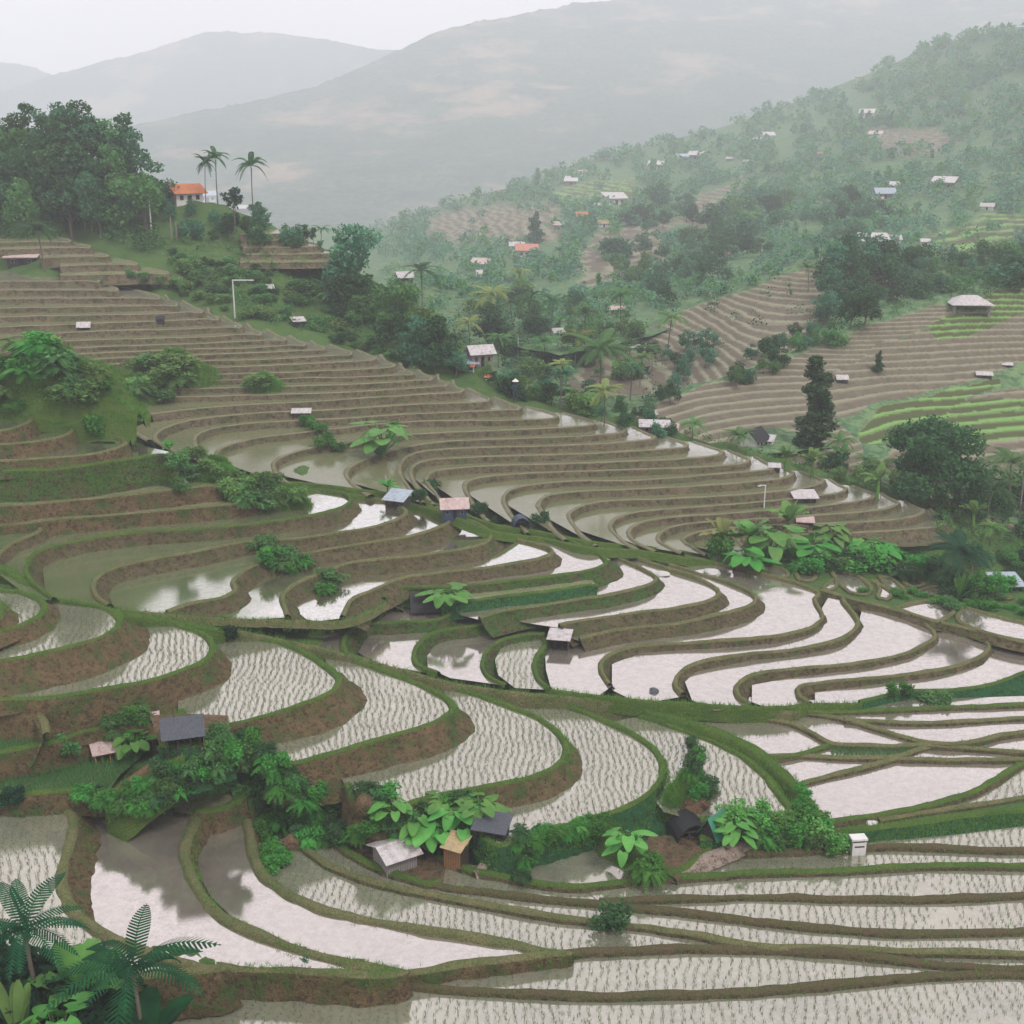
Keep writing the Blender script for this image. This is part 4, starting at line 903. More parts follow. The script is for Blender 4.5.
def house(u, v, wpx, label, roof='tin', wall='w_white', kind='gable', rz=0.0, dep=.7, hh=.42, rh=.28, name='house', cat='house', group=None, openf=False, win=True, over=.12, door=True, p=None, posts=False, fwd=0.0):
    """a building whose ground front middle is seen at (u, v) and is wpx pixels wide"""
    p = p or hit(u, v); W = m(wpx*(.86 if cat == 'hut' else .93), p); D = W*dep; Hh = W*hh; Rh = W*rh; t = W*.02
    r = empty(name, (p.x, p.y+D*.35-fwd*W, p.z-.05*W+fwd*W*.0), rz-math.atan2(p.x,p.y)*.6); tag(r, label, cat, group)
    x, y = W/2*.86, D/2*.86; z0 = -Hh*.5
    if posts:
        for sx in (-x, x):
            for sy in (-y, y): bx('post', [(sx-t*1.6, sy-t*1.6, z0, sx+t*1.6, sy+t*1.6, Hh)], wall, r)
        bx('platform', [(-x*.9,-y*.9,Hh*.25,x*.9,y*.9,Hh*.33)], wall, r)
    else:
        ds = [(-x, y-2*t, z0, x, y, Hh), (-x, -y, z0, -x+2*t, y-2*t, Hh), (x-2*t, -y, z0, x, y-2*t, Hh)]
        if not openf: ds.append((-x+2*t, -y, z0, x-2*t, -y+2*t, Hh))
        else: ds += [(-x+2*t, -y, Hh*.82, x-2*t, -y+2*t, Hh)]
        bx('wall', ds, wall, r)
        if openf:
            for sx in (-x*.35, x*.4): bx('post', [(sx-t, -y-.5*t, z0, sx+t, -y+1.5*t, Hh)], wall, r)
        elif wpx > 9:
            if door: bx('door', [(-x*.15, -y-.4*t, 0, x*.15, -y+.02, Hh*.75)], 'void', r)
            if win:
                for sx in (-.6, .6): 
                    f = bx('window', [(x*sx-x*.14, -y-.5*t, Hh*.38, x*sx+x*.14, -y+.02, Hh*.78)], 'w_grey', r)
                    bx('pane', [(x*sx-x*.10, -y-.8*t, Hh*.43, x*sx+x*.10, -y-.52*t, Hh*.73)], 'void', f)
    X, Y = W/2*(1+over*.6), D/2*(1+over*2)
    if kind == 'gable':
        slab('roof', [[(-X,-Y,Hh-Rh*.12),(X,-Y,Hh-Rh*.12),(X,0.01,Hh+Rh),(-X,0.01,Hh+Rh)],[(-X,Y,Hh-Rh*.12),(X,Y,Hh-Rh*.12),(X,0,Hh+Rh),(-X,0,Hh+Rh)]], t, roof, r)
        if not posts:
            V = [(-x+.01,-y,Hh),(-x+.01,y,Hh),(-x+.01,0,Hh+Rh*.85),(x-.01,-y,Hh),(x-.01,y,Hh),(x-.01,0,Hh+Rh*.85)]; mesh_obj('gable', V[:3], [(0,1,2)], M[wall], r); mesh_obj('gable', V[3:], [(0,2,1)], M[wall], r)
    elif kind == 'shed': slab('roof', [[(-X,-Y,Hh*1.02),(X,-Y,Hh*1.0),(X,Y,Hh+Rh),(-X,Y,Hh+Rh*1.05)]], t*1.4, roof, r)
    elif kind == 'hip':
        k_ = X*.35; slab('roof', [[(-X,-Y,Hh),(X,-Y,Hh),(k_,0,Hh+Rh),(-k_,0,Hh+Rh)],[(-X,Y,Hh),(X,Y,Hh),(k_,0,Hh+Rh),(-k_,0,Hh+Rh)],[(-X,-Y,Hh),(-X,Y,Hh),(-k_,0.02,Hh+Rh),(-k_,-.02,Hh+Rh)],[(X,-Y,Hh),(X,Y,Hh),(k_,.02,Hh+Rh),(k_,-.02,Hh+Rh)]], t, roof, r)
    elif kind == 'tent':
        n = 8; V = []; F = []
        for i in range(n+1):
            a = math.pi*i/n
            for yy in (-Y, Y): V.append((-X*math.cos(a), yy, -.1*Hh+(Hh+Rh)*math.sin(a)**.8*(1+.08*math.sin(i*5))))
        for i in range(n): F.append((2*i, 2*i+2, 2*i+3, 2*i+1))
        o = mesh_obj('roof', V, F, M[roof], r); md = o.modifiers.new('thick','SOLIDIFY'); md.thickness = t*1.5
    return r
H_ = house
# near huts
r = H_(181,748,44,'dark tile roofed hut with an open black front above the brown path','roof_dark','w_dark','gable',.12,.8,.5,.34,'field_hut','hut',openf=True,over=.22)
bx('side_boards', [(m(42,hit(180,742))*.445,-m(42,hit(180,742))*.3,0,m(42,hit(180,742))*.462,m(42,hit(180,742))*.3,m(42,hit(180,742))*.5)],'w_wood',r)
H_(103,762,28,'small yellow wooden hut with a pale pink roof beside the taro leaves','tin_pink','w_yellow','shed',.25,.8,.5,.22,'field_hut','hut',openf=True)
H_(147,722,24,'low lean-to with a rusty pink roof behind the big leaves','tin_pink','w_dark','shed',.1,.8,.35,.15,'field_hut','hut',openf=True)
H_(397,852,44,'weathered grey hut with a pale curved tin roof beside big round leaves','tin','w_grey','gable',.5,.95,.52,.2,'field_hut','hut',door=False,win=False,fwd=.9)
H_(456,864,26,'tan straw-topped brown hut leaning beside the round leaves','roof_straw','w_wood','shed',-.5,.9,.85,.3,'field_hut','hut',door=False,win=False)
H_(492,840,40,'black hut with a sagging dark roof at the end of the round leaves','roof_dark','tarp_black','shed',-.3,.7,.4,.2,'field_hut','hut',openf=True)
H_(560,650,26,'dark hut with a flat white roof on the bank between ponds','tin','w_dark','shed',-.15,.9,.62,.12,'field_hut','hut',openf=True)
H_(119,434,22,'small black hut with a white roof beside the round green shrub','tin','w_dark','gable',.35,.9,.4,.24,'field_hut','hut')
H_(203,480,24,'open sided hut with a white slanting roof on the grassy bank','tin','w_dark','shed',.1,.8,.4,.2,'field_hut','hut',posts=True)
H_(397,505,26,'dark hut with a bluish white striped roof behind the bright pond','tin_blue','w_dark','shed',-.4,.9,.3,.25,'field_hut','hut')
H_(454,517,32,'dark green hut with a pinkish grey roof beside the pond ridge','tin_pink','tarp_blue','gable',.1,.6,.42,.3,'field_hut','hut')
H_(521,526,18,'small arched dark blue shelter beside the pond ridge','tarp_blue','w_dark','tent',.2,.7,.35,.25,'field_shelter','shelter',openf=True)
H_(301,418,20,'tiny shelter with a long white roof on the narrow terraces','tin','w_dark','shed',0,.6,.35,.12,'field_shelter','shelter',posts=True)
H_(83,330,15,'tiny dark hut with a rounded white roof on the brown upper terraces','tin','w_dark','gable',0,.8,.3,.35,'field_hut','hut')
H_(160,322,10,'tiny black hut right of the white topped one on the brown terraces','tarp_black','w_dark','gable',0,.8,.4,.3,'field_hut','hut')
H_(430,612,40,'low black tent under two big green leaves between the ponds','tarp_black','w_dark','gable',.1,.7,.18,.36,'tent','tent',openf=True,over=.2)
H_(692,838,40,'black sheeted shelter beside the pale curving path','tarp_black','w_dark','tent',.3,.7,.3,.25,'tent','tent',openf=True)
H_(716,836,28,'green tarpaulin tent beside the pale curving path','tarp_green','w_dark','gable',.9,.8,.1,.75,'tent','tent',openf=True)
# hill on the left
H_(183,203,36,'white walled house with an orange roof on the wooded ridge','roof_orange','w_white','gable',.55,.75,.36,.24)
H_(206,202,20,'small annex with a pale blue roof right of the orange roofed house','tin_blue','w_white','shed',.2,.8,.4,.2)
H_(243,213,14,'dark shed with a pale roof edge under the leaning tree','tin','w_dark','shed',0,.8,.4,.2,'shed','shed')
H_(20,219,30,'house with a pale blue roof below the wood at the left edge','tin_blue','w_dark','shed',0,.6,.3,.2)
H_(21,265,34,'house with a curved pinkish white roof under the leafy tree','tin_pink','w_dark','shed',-.1,.6,.3,.15)
H_(267,292,14,'tiny dark hut with a white rounded roof on the green hillside','tin','w_dark','gable',0.3,.8,.35,.3,'field_hut','hut')
H_(298,327,15,'tiny dark hut with a slanted white roof among the green banks','tin','w_dark','shed',.3,.8,.5,.25,'field_hut','hut')
H_(404,282,18,'house with a pale roof left of the dark palm on the ridge','tin','w_dark','gable',.3,.8,.35,.3)
H_(480,366,28,'farmhouse with a white tin roof where the terraces meet the trees','tin','w_grey','gable',.35,.7,.55,.28)
H_(462,372,30,'low shed with an orange and blue sheet roof left of the white roofed farmhouse','tin_blue','w_dark','shed',.3,.7,.35,.22,'shed','shed',openf=True)
H_(468,372,17,'small shelter with a bright orange sheet roof beside the farmhouse','roof_orange','w_white','shed',-.2,.9,.42,.3,'field_shelter','shelter',posts=True)
H_(490,380,12,'little box shed with an orange lid below the farmhouse','roof_orange','w_white','shed',0,.8,.3,.15,'shed','shed')
# right middle
for a in [
 (972,314,42,'large open pavilion with a pale hipped roof on the terrace edge','tin','w_grey','hip',.1,.8,.30,.20,'pavilion','pavilion'),
 (755,446,30,'black tarpaulin hut with a white gable end beside the banana leaves','tarp_black','w_white','gable',1.0,.8,.3,.4,'field_hut','hut'),
 (768,444,16,'hut with a small bright white roof right of the black tarpaulin hut','tin','w_white','shed',-.3,.8,.3,.3,'field_hut','hut'),
 (775,470,14,'low hut with a curved white roof on the pond ridge','tin','w_dark','shed',0,.7,.3,.2,'field_hut','hut'),
 (805,503,28,'dark hut with a white roof beside the cluster of broad leaves','tin','w_dark','shed',.2,.7,.3,.15,'field_hut','hut'),
 (806,524,20,'low hut with a pinkish white roof below the white roofed one','tin_pink','w_dark','shed',0,.7,.2,.12,'field_hut','hut'),
 (655,432,32,'long house with a pale grey flat roof at the end of the far terraces','tin','w_grey','shed',0,.5,.25,.12,'house','house'),
 (650,418,14,'small house with a white roof above the long grey one','tin','w_white','gable',.4,.7,.35,.25,'house','house'),
 (672,432,16,'small house with a rusty pink roof right of the long grey one','tin_pink','w_white','gable',-.2,.7,.35,.25,'house','house'),
 (968,486,30,'house with a faded orange roof half hidden by the big dark tree','roof_orange','w_white','gable',-.3,.7,.3,.3,'house','house'),
 (905,470,18,'small dark shed left of the big dark tree trunk','tarp_black','w_grey','gable',.3,.7,.4,.3,'shed','shed'),
 (1008,590,34,'dark hut with a wide pale blue sheet roof at the right edge','tin_blue','w_dark','shed',.3,.8,.25,.18,'field_hut','hut'),
 (985,378,18,'long low hut with a white roof on the green slope','tin','w_dark','shed',0,.5,.25,.15,'field_hut','hut'),
 (1008,367,12,'tiny hut with a white roof above the long low one','tin','w_dark','shed',0,.6,.25,.15,'field_hut','hut'),
 (842,383,14,'tiny black and white hut on the brown slope right of the tall dark tree','tin','w_dark','gable',.2,.8,.4,.3,'field_hut','hut'),
 (783,348,10,'tiny white roofed hut at the foot of the stepped brown slope','tin','w_white','gable',.5,.8,.6,.4,'field_hut','hut'),
 (637,350,20,'low white topped hut in the valley between brown slopes','tin','w_white','shed',0,.5,.2,.1,'field_hut','hut')]:
    H_(*a[:5],wall=a[5],kind=a[6],rz=a[7],dep=a[8],hh=a[9],rh=a[10],name=a[11],cat=a[12],openf=(a[11]=='pavilion'),posts=(a[11]=='pavilion'))
far = [
 (875,248,30,'long far house with a pale roof above the stepped brown slope','tin'),(893,243,18,'pale roofed far house just right of the long one','tin'),(926,244,12,'small far house with a white roof right of the pale long pair','tin'),
 (885,198,22,'far house with a pale bluish roof in the middle of its hamlet','tin_blue'),(899,190,18,'far house with a white roof at the top of its hamlet','tin'),(878,202,12,'far house with a pink roof at the bottom of its hamlet','tin_pink'),
 (945,188,24,'lone far house with a long white roof among trees','tin'),(988,209,14,'white far house near the right edge among dark trees','tin'),(1001,205,10,'small far house beside the white one near the right edge','tin_blue'),
 (708,258,22,'far house with a green roof in the dark wood','roof_green'),(722,258,16,'far house with a red roof joined to the green roofed one','roof_red'),
 (584,220,18,'far house with a bright orange roof','roof_orange'),(560,228,14,'far house with a faded pinkish roof left of the orange one','tin_pink'),(603,226,14,'far house with a straw coloured roof right of the orange one','roof_straw'),
 (615,204,24,'far house with a wide white roof on the slope shoulder','tin'),(597,207,10,'small far house left of the wide white roofed one','tin'),
 (527,256,24,'far house with a wide salmon coloured roof','roof_red'),(517,249,16,'far house with a white roof above the salmon roofed one','tin'),(480,268,20,'far house with a slanting pinkish roof at the valley edge','tin_pink'),(482,276,14,'far house with a ragged pale roof below the slanting one','tin'),
 (656,168,16,'far house with a white roof on the ridge left of the twin roofs','tin'),(697,158,16,'far house with a white roof, right one of the twin roofs on the ridge','tin'),(684,160,14,'far house with a bluish roof, left one of the twin roofs on the ridge','tin_blue'),
 (768,138,14,'far white roofed house high on the ridge','tin'),(757,141,10,'smaller far house left of the white one high on the ridge','tin_blue'),(868,116,16,'topmost far house with a white roof above the clearing','tin'),(876,137,14,'far house with a pale roof below the topmost one','tin_pink'),
 (820,155,8,'tiny far house with a red roof in the upper wood','roof_red'),(566,180,10,'small far house at the left end of the ridge hamlet','tin'),(583,175,12,'far house with a pinkish roof in the ridge hamlet','tin_pink'),(571,184,14,'low far house with a pale roof in the ridge hamlet','tin'),
 (540,330,10,'small white hut in the leafy valley behind the palms','tin'),(560,336,16,'white topped house in the leafy valley below the twin palms','tin'),(618,313,16,'far house with a pinkish roof in the valley wood','tin_pink'),
 (480,305,12,'pale house among the valley trees left of the twin palms','tin'),(748,164,10,'small far white house on the open slope','tin'),(730,160,8,'tiny far white house on the ridge slope','tin')]
for i,(u,v,w_,lb,rf) in enumerate(far): H_(u,v+1,w_,lb,rf,'w_white' if i%3 else 'w_grey','gable' if i%2 else 'shed',random.uniform(-.4,.4),.6,.34,.24,win=w_>15)
# ---------------------------------------------------------------- poles
def pole(u, v, hpx, label, arms, w=.9, name='lamp_post', cat='lamp post', mat='steel'):
    p = hit(u, v); h = m(hpx, p); t = m(w, p); r = empty(name, tuple(p)); tag(r, label, cat)
    vv, ff = tube([(0,0,-.3),(0,0,h*.5),(0,0,h)], [t*.62,t*.55,t*.45], 8); mesh_obj('pole', vv, ff, M[mat], r)
    for (x0, x1, z) in arms:
        q = m(1, p); bx('arm', [(x0*q,-t*.4,h-z*q-t*.8,x1*q,t*.4,h-z*q)], mat, r)
        if name == 'lamp_post' and abs(x1-x0) > 3:
            hx = (x0 if abs(x0) > abs(x1) else x1)*q; bx('lamp_head', [(hx-1.6*q,-1.0*q,h-z*q-1.5*q,hx+1.6*q,1.0*q,h-z*q-t*.82)], mat, r)
    return r
pole(235,318,38,'bent white pole with a long arm on the green hillside',[(0,21,0)],1.4,'pole','pole')
pole(955,503,42,'pale lamp post with a double head in front of the big dark tree',[(-7,0,0),(0,5,0)],1.5)
pole(1019,518,48,'plain grey post near the right edge beside the palm',[],1.3,'pole','pole','post')
pole(764,508,24,'small lamp post above the cluster of broad leaves',[(-6,1,0)],1.2,mat='steel')
pole(518,357,22,'thin white pole in the leafy valley behind the farmhouse',[],1.3,'pole','pole')
pole(152,236,34,'slim bare pale trunk like pole in front of the dark wood',[],1.3,'pole','pole')
pole(172,240,22,'left one of two leaning bare stakes below the dark wood',[],1.6,'stake','stake','post'); pole(177,240,18,'right one of two leaning bare stakes below the dark wood',[],1.6,'stake','stake','post')
# ---------------------------------------------------------------- white field box, standing figure, rocks
p = hit(857,852); q = m(1,p); r = empty('field_box', tuple(p), .1); tag(r, 'white box with a dark lid on the bund beside bright green rice', 'box')
bx('body', [(-7*q,-5*q,-.2,7*q,5*q,13*q)], 'w_white', r)
bx('lid', [(-6*q,-4*q,13.02*q,6*q,4*q,15.5*q)], 'void', r); bx('rim', [(-8*q,-5.6*q,15.5*q,8*q,5.6*q,17.5*q)], 'w_white', r); bx('slot', [(-5*q,-5.3*q,8.2*q,5*q,-5.02*q,9.6*q)], 'void', r)
M['skin'] = m_plain('skin', (.30,.17,.11), .6); M['cloth_dark'] = m_plain('dark_cloth', (.02,.05,.055), .9); M['hat'] = m_plain('pale_hat', (.7,.68,.62), .8)
def person(u, v, hpx, label):
    p = hit(u, v); s_ = m(hpx, p)/1.7; r = empty('person', tuple(p), .5); tag(r, label, 'person')
    J = {'pelvis':(0,0,.92),'chest':(0,-.03,1.28),'neck':(0,-.05,1.43),'head':(0,-.08,1.56),'crown':(0,-.07,1.66),'lsh':(-.19,-.03,1.38),'rsh':(.19,-.03,1.38),'lel':(-.28,-.06,1.12),'rel':(.27,-.10,1.12),'lw':(-.22,-.26,.98),'rw':(.2,-.28,1.0),'lh':(-.2,-.34,.96),'rh':(.18,-.36,.98),
         'lhip':(-.1,0,.88),'rhip':(.1,0,.88),'lk':(-.12,-.05,.48),'rk':(.13,-.02,.48),'la':(-.12,.02,.09),'ra':(.14,.04,.09),'lt':(-.13,-.15,.04),'rt':(.16,-.13,.04)}
    rad = dict(pelvis=.14,chest=.16,neck=.055,head=.09,crown=.08,lsh=.07,rsh=.07,lel=.045,rel=.045,lw=.032,rw=.032,lh=.035,rh=.035,lhip=.10,rhip=.10,lk=.065,rk=.065,la=.045,ra=.045,lt=.04,rt=.04)
    E = [('pelvis','chest'),('chest','neck'),('neck','head'),('head','crown'),('chest','lsh'),('chest','rsh'),('lsh','lel'),('rsh','rel'),('lel','lw'),('rel','rw'),('lw','lh'),('rw','rh'),('pelvis','lhip'),('pelvis','rhip'),('lhip','lk'),('rhip','rk'),('lk','la'),('rk','ra'),('la','lt'),('ra','rt')]
    ks = list(J); me = bpy.data.meshes.new('body'); me.from_pydata([tuple(c*s_ for c in J[k_]) for k_ in ks], [(ks.index(a), ks.index(b)) for a, b in E], [])
    me.materials.append(M['cloth_dark']); b = link(bpy.data.objects.new('body', me), r); b.modifiers.new('skin','SKIN')
    for i, k_ in enumerate(ks): me.skin_vertices[0].data[i].radius = (rad[k_]*s_,)*2; me.skin_vertices[0].data[i].use_root = (k_ == 'pelvis')
    b.modifiers.new('sub','SUBSURF').levels = 1; b.modifiers['sub'].render_levels = 2
    n = 20; V = [(0,-.07*s_,1.86*s_)]; V += [(.27*s_*math.cos(i*2*math.pi/n), (-.07+.27*math.sin(i*2*math.pi/n))*s_, 1.64*s_) for i in range(n)]; F = [(0,i+1,(i+1)%n+1) for i in range(n)]
    h = mesh_obj('hat', V, F, M['hat'], r); h.modifiers.new('t','SOLIDIFY').thickness = .02*s_
    return r
person(515,402,22,'person in dark clothes and a wide pale hat standing where the terraces meet the trees')
person(146,256,14,'small figure in pale clothes standing on the terraces') if False else None
def rock(u, v, w, label, mat, group=None, name='rock', flat=.7):
    p = hit(u, v); s_ = m(w, p)/2; bm = bmesh.new(); bmesh.ops.create_icosphere(bm, subdivisions=3, radius=s_); sd = random.uniform(0,50)
    for x in bm.verts:
        n_ = noise.fractal(Vector((x.co.x/s_+sd, x.co.y/s_, x.co.z/s_)), 1, 2, 4); x.co *= 1+.28*n_; x.co.z *= flat
    me = bpy.data.meshes.new(name); bm.to_mesh(me); bm.free(); me.materials.append(M[mat]); 
    o = link(bpy.data.objects.new(name, me)); o.location = (p.x, p.y, p.z+s_*flat*.12); o.rotation_euler = (0,0,random.uniform(0,6)); tag(o, label, 'rock', group); return o
M['stone_pale'] = m_plain('pale_stone', (.5,.48,.45), .9); M['stone_brown'] = m_soil('brown_boulder', (.26,.16,.09), (.16,.10,.06), (.06,.08,.03), .25)
rock(687,770,20,'pale cream rock on the bank beside the planted pond','stone_pale'); rock(694,806,30,'big brown boulder below the cream rock on the bank','stone_brown',flat=.9)
rock(366,806,24,'brown boulder sticking out of the bank beside the hut','stone_brown',flat=.9); rock(712,573,18,'flat white rock at the pond edge below the broad leaves','stone_pale',flat=.4); rock(662,574,16,'small flat white slab at the narrow pond tip','stone_pale',flat=.3)
rock(739,568,12,'brown rock beside the round bush at the pond edge','stone_brown'); rock(654,692,10,'small black rock standing in the bright pond','roof_dark'); rock(292,846,24,'rust brown boulder in the bushes above the pond corner','stone_brown',flat=.9)
rock(924,828,14,'small white stone on the grass above the white box','stone_pale') if False else rock(872,824,12,'small white stone on the grass above the white box','stone_pale',flat=.5)
rock(798,842,10,'small reddish rock among the ferns beside the path','stone_brown'); rock(160,575,26,'pointed brown earth lump rising from the green pond','stone_brown',flat=1.0) if False else None
BVH2 = BVH
# ---------------------------------------------------------------- single trees one can point to
tree('big',927,508,106,'leaf_dark','big dark dense round tree beside the lamp post','',wide=1.1,seed=1,sink=.10)
tree('tall',813,450,97,'leaf_dark','tall dark columnar tree rising from the far terraces',wide=1.25,seed=2,sink=.03)
tree('tall',893,272,26,'leaf_dark','small dark conical tree on the crest right of the stepped slope',wide=1.3,seed=0)
tree('tall',878,372,22,'leaf_dark','lone small dark tree standing on the brown stepped slope',wide=1.4,seed=1)
tree('tall',626,272,26,'leaf_blue','thin dark tree on the pale brown field in the valley',wide=1.0,seed=3)
tree('tall',535,244,32,'leaf_blue','pointed bluish tree right of the salmon roofed house',wide=1.6,seed=1)
tree('wide',358,292,70,'leaf_blue','tall airy grey green tree on the ridge left of the palms',wide=.95,seed=1)
tree('round',338,300,52,'leaf_blue','smaller grey green tree leaning against the tall airy one',wide=1.0,seed=2)
tree('wide',398,335,58,'leaf_mid','broad olive tree below the pale roof on the ridge',wide=.95,seed=3)
tree('round',438,366,52,'leaf_dark','dark blue green tree left of the white roofed farmhouse',wide=1.1,seed=0)
tree('round',488,352,50,'leaf_dark','dark rounded tree under the palm behind the farmhouse',wide=1.1,seed=2)
tree('bush',420,330,26,'leaf_light','bright green rounded shrub between dark trees on the ridge',wide=1.4,name='shrub',cat='shrub')
tree('thin',236,248,60,'leaf_deep','leaning dark tree with a drooping head right of the ridge house',wide=.9,seed=1)
tree('bush',380,458,14,'leaf_mid','low leafy shrub under the big leaved plant','',name='shrub',cat='shrub')
# palms
pl = [(254,196,42,'leaf_dark','tall slim palm standing alone against the mist on the ridge',1,{}),(218,186,38,'leaf_dark','left palm of the ridge, half behind the wood',2,{}),(206,184,30,'leaf_dark','shorter palm just left of the ridge palms',3,{}),
 (321,250,26,'leaf_dark','small thin palm at the edge of the shoulder fields',4,dict(nf=14,L=.4)),(422,312,52,'leaf_dark','dark palm above the farmhouse trees on the ridge',5,{}),
 (488,340,56,'leaf_yellow','pale crowned palm over the dark rounded tree',6,{}),(601,408,72,'leaf_mid','largest palm with a dark drooping crown in the valley',7,dict(L=.52,nf=26,wid=.17)),
 (604,426,46,'leaf_yellow','pale yellowish palm below the largest palm',8,dict(L=.5,nf=24)),(531,335,44,'leaf_dark','left one of the twin palms in the valley',9,{}),(551,338,46,'leaf_dark','right one of the twin palms in the valley',10,{}),
 (560,410,46,'leaf_blue','palm with a grey crown left of the largest palm',11,{}),(630,400,40,'leaf_blue','palm with a grey crown right of the largest palm',12,{}),
 (1008,520,74,'leaf_mid','feathery palm at the right edge beside the grey post',13,dict(L=.46)),(985,528,52,'leaf_dark','shorter palm left of the feathery one at the right edge',14,dict(L=.5)),
 (957,590,68,'leaf_deep','very dark ragged palm in front of the right hand ponds',15,dict(L=.5,nf=26,wid=.2,th=.62)),(692,438,30,'leaf_mid','small palm right of the long grey house',16,dict(L=.55,th=.5)),(736,452,34,'leaf_mid','low bushy palm left of the black tarpaulin hut',17,dict(L=.55,th=.5)),
 (652,372,30,'leaf_mid','light green palm among the valley trees',18,{}),(747,240,30,'leaf_light','pale palm above the far red roof',19,{}),(820,262,26,'leaf_blue','far palm at the top of the stepped slope',20,{}),(808,292,30,'leaf_mid','palm in the wood above the stepped slopes',23,{}),(560,268,22,'leaf_blue','far small palm right of the pointed bluish tree',24,{})]
for (u,v,h_,mt,lb,sd,kw) in pl: palm(u,v,h_,mt,lb,seed=sd,rz=random.uniform(0,6.28),ymax=(330 if sd < 7 else 9000),**kw)
palm(333,302,36,'leaf_blue','low spiky palm without a trunk below the grey green trees',seed=21,L=.75,th=.25,nf=22,droop=.5,wid=.09,name='spiky_palm')
palm(45,272,52,'leaf_dark','dark palm with a pale crown beside the pinkish roofed house',seed=22,L=.45,nf=24)
for i in range(11):
    palm([470,498,512,575,585,640,560,620,668,520,545][i],[352,368,330,372,350,385,392,330,352,300,372][i],random.uniform(30,46),['leaf_yellow','leaf_mid','leaf_light'][i%3],'pale green palm crown among the trees of the leafy valley','palms of the leafy valley',seed=40+i%4,L=.46)
for i in range(4):
    palm([866,880,838,990][i],[478,486,462,545][i],random.uniform(30,40),['leaf_mid','leaf_light'][i%2],'small pale palm behind the roadside path','palms behind the roadside path',seed=41+i,L=.5,th=.6)
# ---------------------------------------------------------------- woods: every tree of the near woods is its own
def scatter(poly, n, kinds, hr, mats, label, group, name='tree', cat='tree', wide=(.9,1.3), mind=6, sink=.04, vs=1.0):
    us = [p[0] for p in poly]; vs_ = [p[1] for p in poly]; pts = []; tries = 0
    while len(pts) < n and tries < n*80:
        tries += 1; u = random.uniform(min(us), max(us)); v = random.uniform(min(vs_), max(vs_))
        if not inpoly(np.array([u]), np.array([v]), poly)[0]: continue
        if any(abs(u-a) < mind and abs(v-b) < mind*.6 for a, b in pts): continue
        pts.append((u, v)); mt = random.choice(mats)
        kd = random.choice(kinds)
        tree(kd, u, v, random.uniform(*hr), mt, label if kd != 'fern' or cat != 'shrub' else 'feathery '+label.replace('shrub','fern bush'), group if kd != 'fern' or cat != 'shrub' else 'fern bushes: '+group, name='fern_bush' if kd == 'fern' else name, cat='fern' if kd == 'fern' else cat, wide=random.uniform(*wide), sink=sink, parts=(hr[1] > 18), rz=None, ymax=(400 if max(us) < 480 else 9000))
    return pts
LD = ['leaf_dark','leaf_dark','leaf_blue','leaf_mid']
scatter([(-30,150),(60,150),(118,165),(148,188),(158,205),(155,235),(90,243),(-30,240)],62,['round','wide','round','thin'],(36,66),LD,'tree of the dense dark wood on the left hilltop','trees of the left hilltop wood',mind=7,wide=(.8,1.25))
tree('thin',30,140,34,'leaf_dark','thin treetop sticking out of the left hilltop wood',seed=0,ymax=400); tree('wide',92,150,36,'leaf_blue','bluish domed treetop at the crest of the left wood',seed=2,ymax=400); tree('thin',128,165,52,'leaf_dark','tall thin treetop at the right end of the left wood',seed=3,ymax=400)
scatter([(160,210),(250,222),(300,240),(300,250),(240,250),(180,240)],16,['round','bush'],(14,26),LD,'small tree on the slope below the ridge houses','small trees below the ridge houses',mind=9)
scatter([(255,218),(300,238),(330,262),(300,262),(260,236)],8,['round','thin'],(14,24),['leaf_dark','leaf_blue'],'small dark tree along the ridge crest right of the house','trees on the ridge crest',mind=7)
scatter([(330,285),(380,300),(430,340),(470,380),(440,380),(380,345),(330,308)],26,['round','wide','bush'],(18,38),LD,'tree of the dark belt along the ridge above the terraces','trees of the ridge belt',mind=9)
scatter([(480,372),(560,395),(650,420),(690,440),(640,436),(560,410),(500,395)],26,['round','bush','wide'],(14,28),['leaf_mid','leaf_light','leaf_blue','leaf_dark'],'small tree in the strip of green behind the pond ridge','small trees behind the pond ridge',mind=8)
scatter([(470,300),(540,300),(640,330),(660,390),(600,400),(520,390),(480,360)],48,['round','wide','bush','thin'],(14,28),['leaf_blue','leaf_mid','leaf_dark','leaf_mid','leaf_light'],'tree in the leafy valley behind the palms','trees of the leafy valley',mind=8)
scatter([(655,340),(700,330),(720,350),(700,400),(660,410),(640,380)],13,['round','wide'],(16,28),['leaf_blue','leaf_dark'],'dark tree of the clump between the two brown slopes','trees of the clump between brown slopes',mind=9)
scatter([(720,372),(800,335),(830,330),(850,340),(790,368),(735,396)],18,['round','bush'],(14,24),['leaf_mid','leaf_blue','leaf_dark'],'small tree in the hedge line climbing between the brown slopes','trees of the climbing hedge line',mind=8)
scatter([(820,275),(860,268),(905,272),(905,312),(870,325),(822,330)],24,['round','wide'],(26,42),['leaf_dark','leaf_blue'],'tree of the dark wood beside the stepped slope crest','trees of the dark wood by the crest',mind=9)
scatter([(905,262),(1060,250),(1060,285),(1000,296),(940,300),(910,300)],34,['round','bush','wide'],(14,28),['leaf_mid','leaf_blue','leaf_dark'],'tree on the leafy slope behind the open pavilion','trees behind the open pavilion',mind=8)
scatter([(600,262),(655,200),(690,215),(760,190),(790,215),(880,200),(880,240),(780,255),(700,292),(640,318)],52,['round','wide','bush'],(18,32),['leaf_blue','leaf_blue2','leaf_dark','leaf_mid'],'tree of the bluish wood around the far red roof','trees of the bluish wood',mind=10)
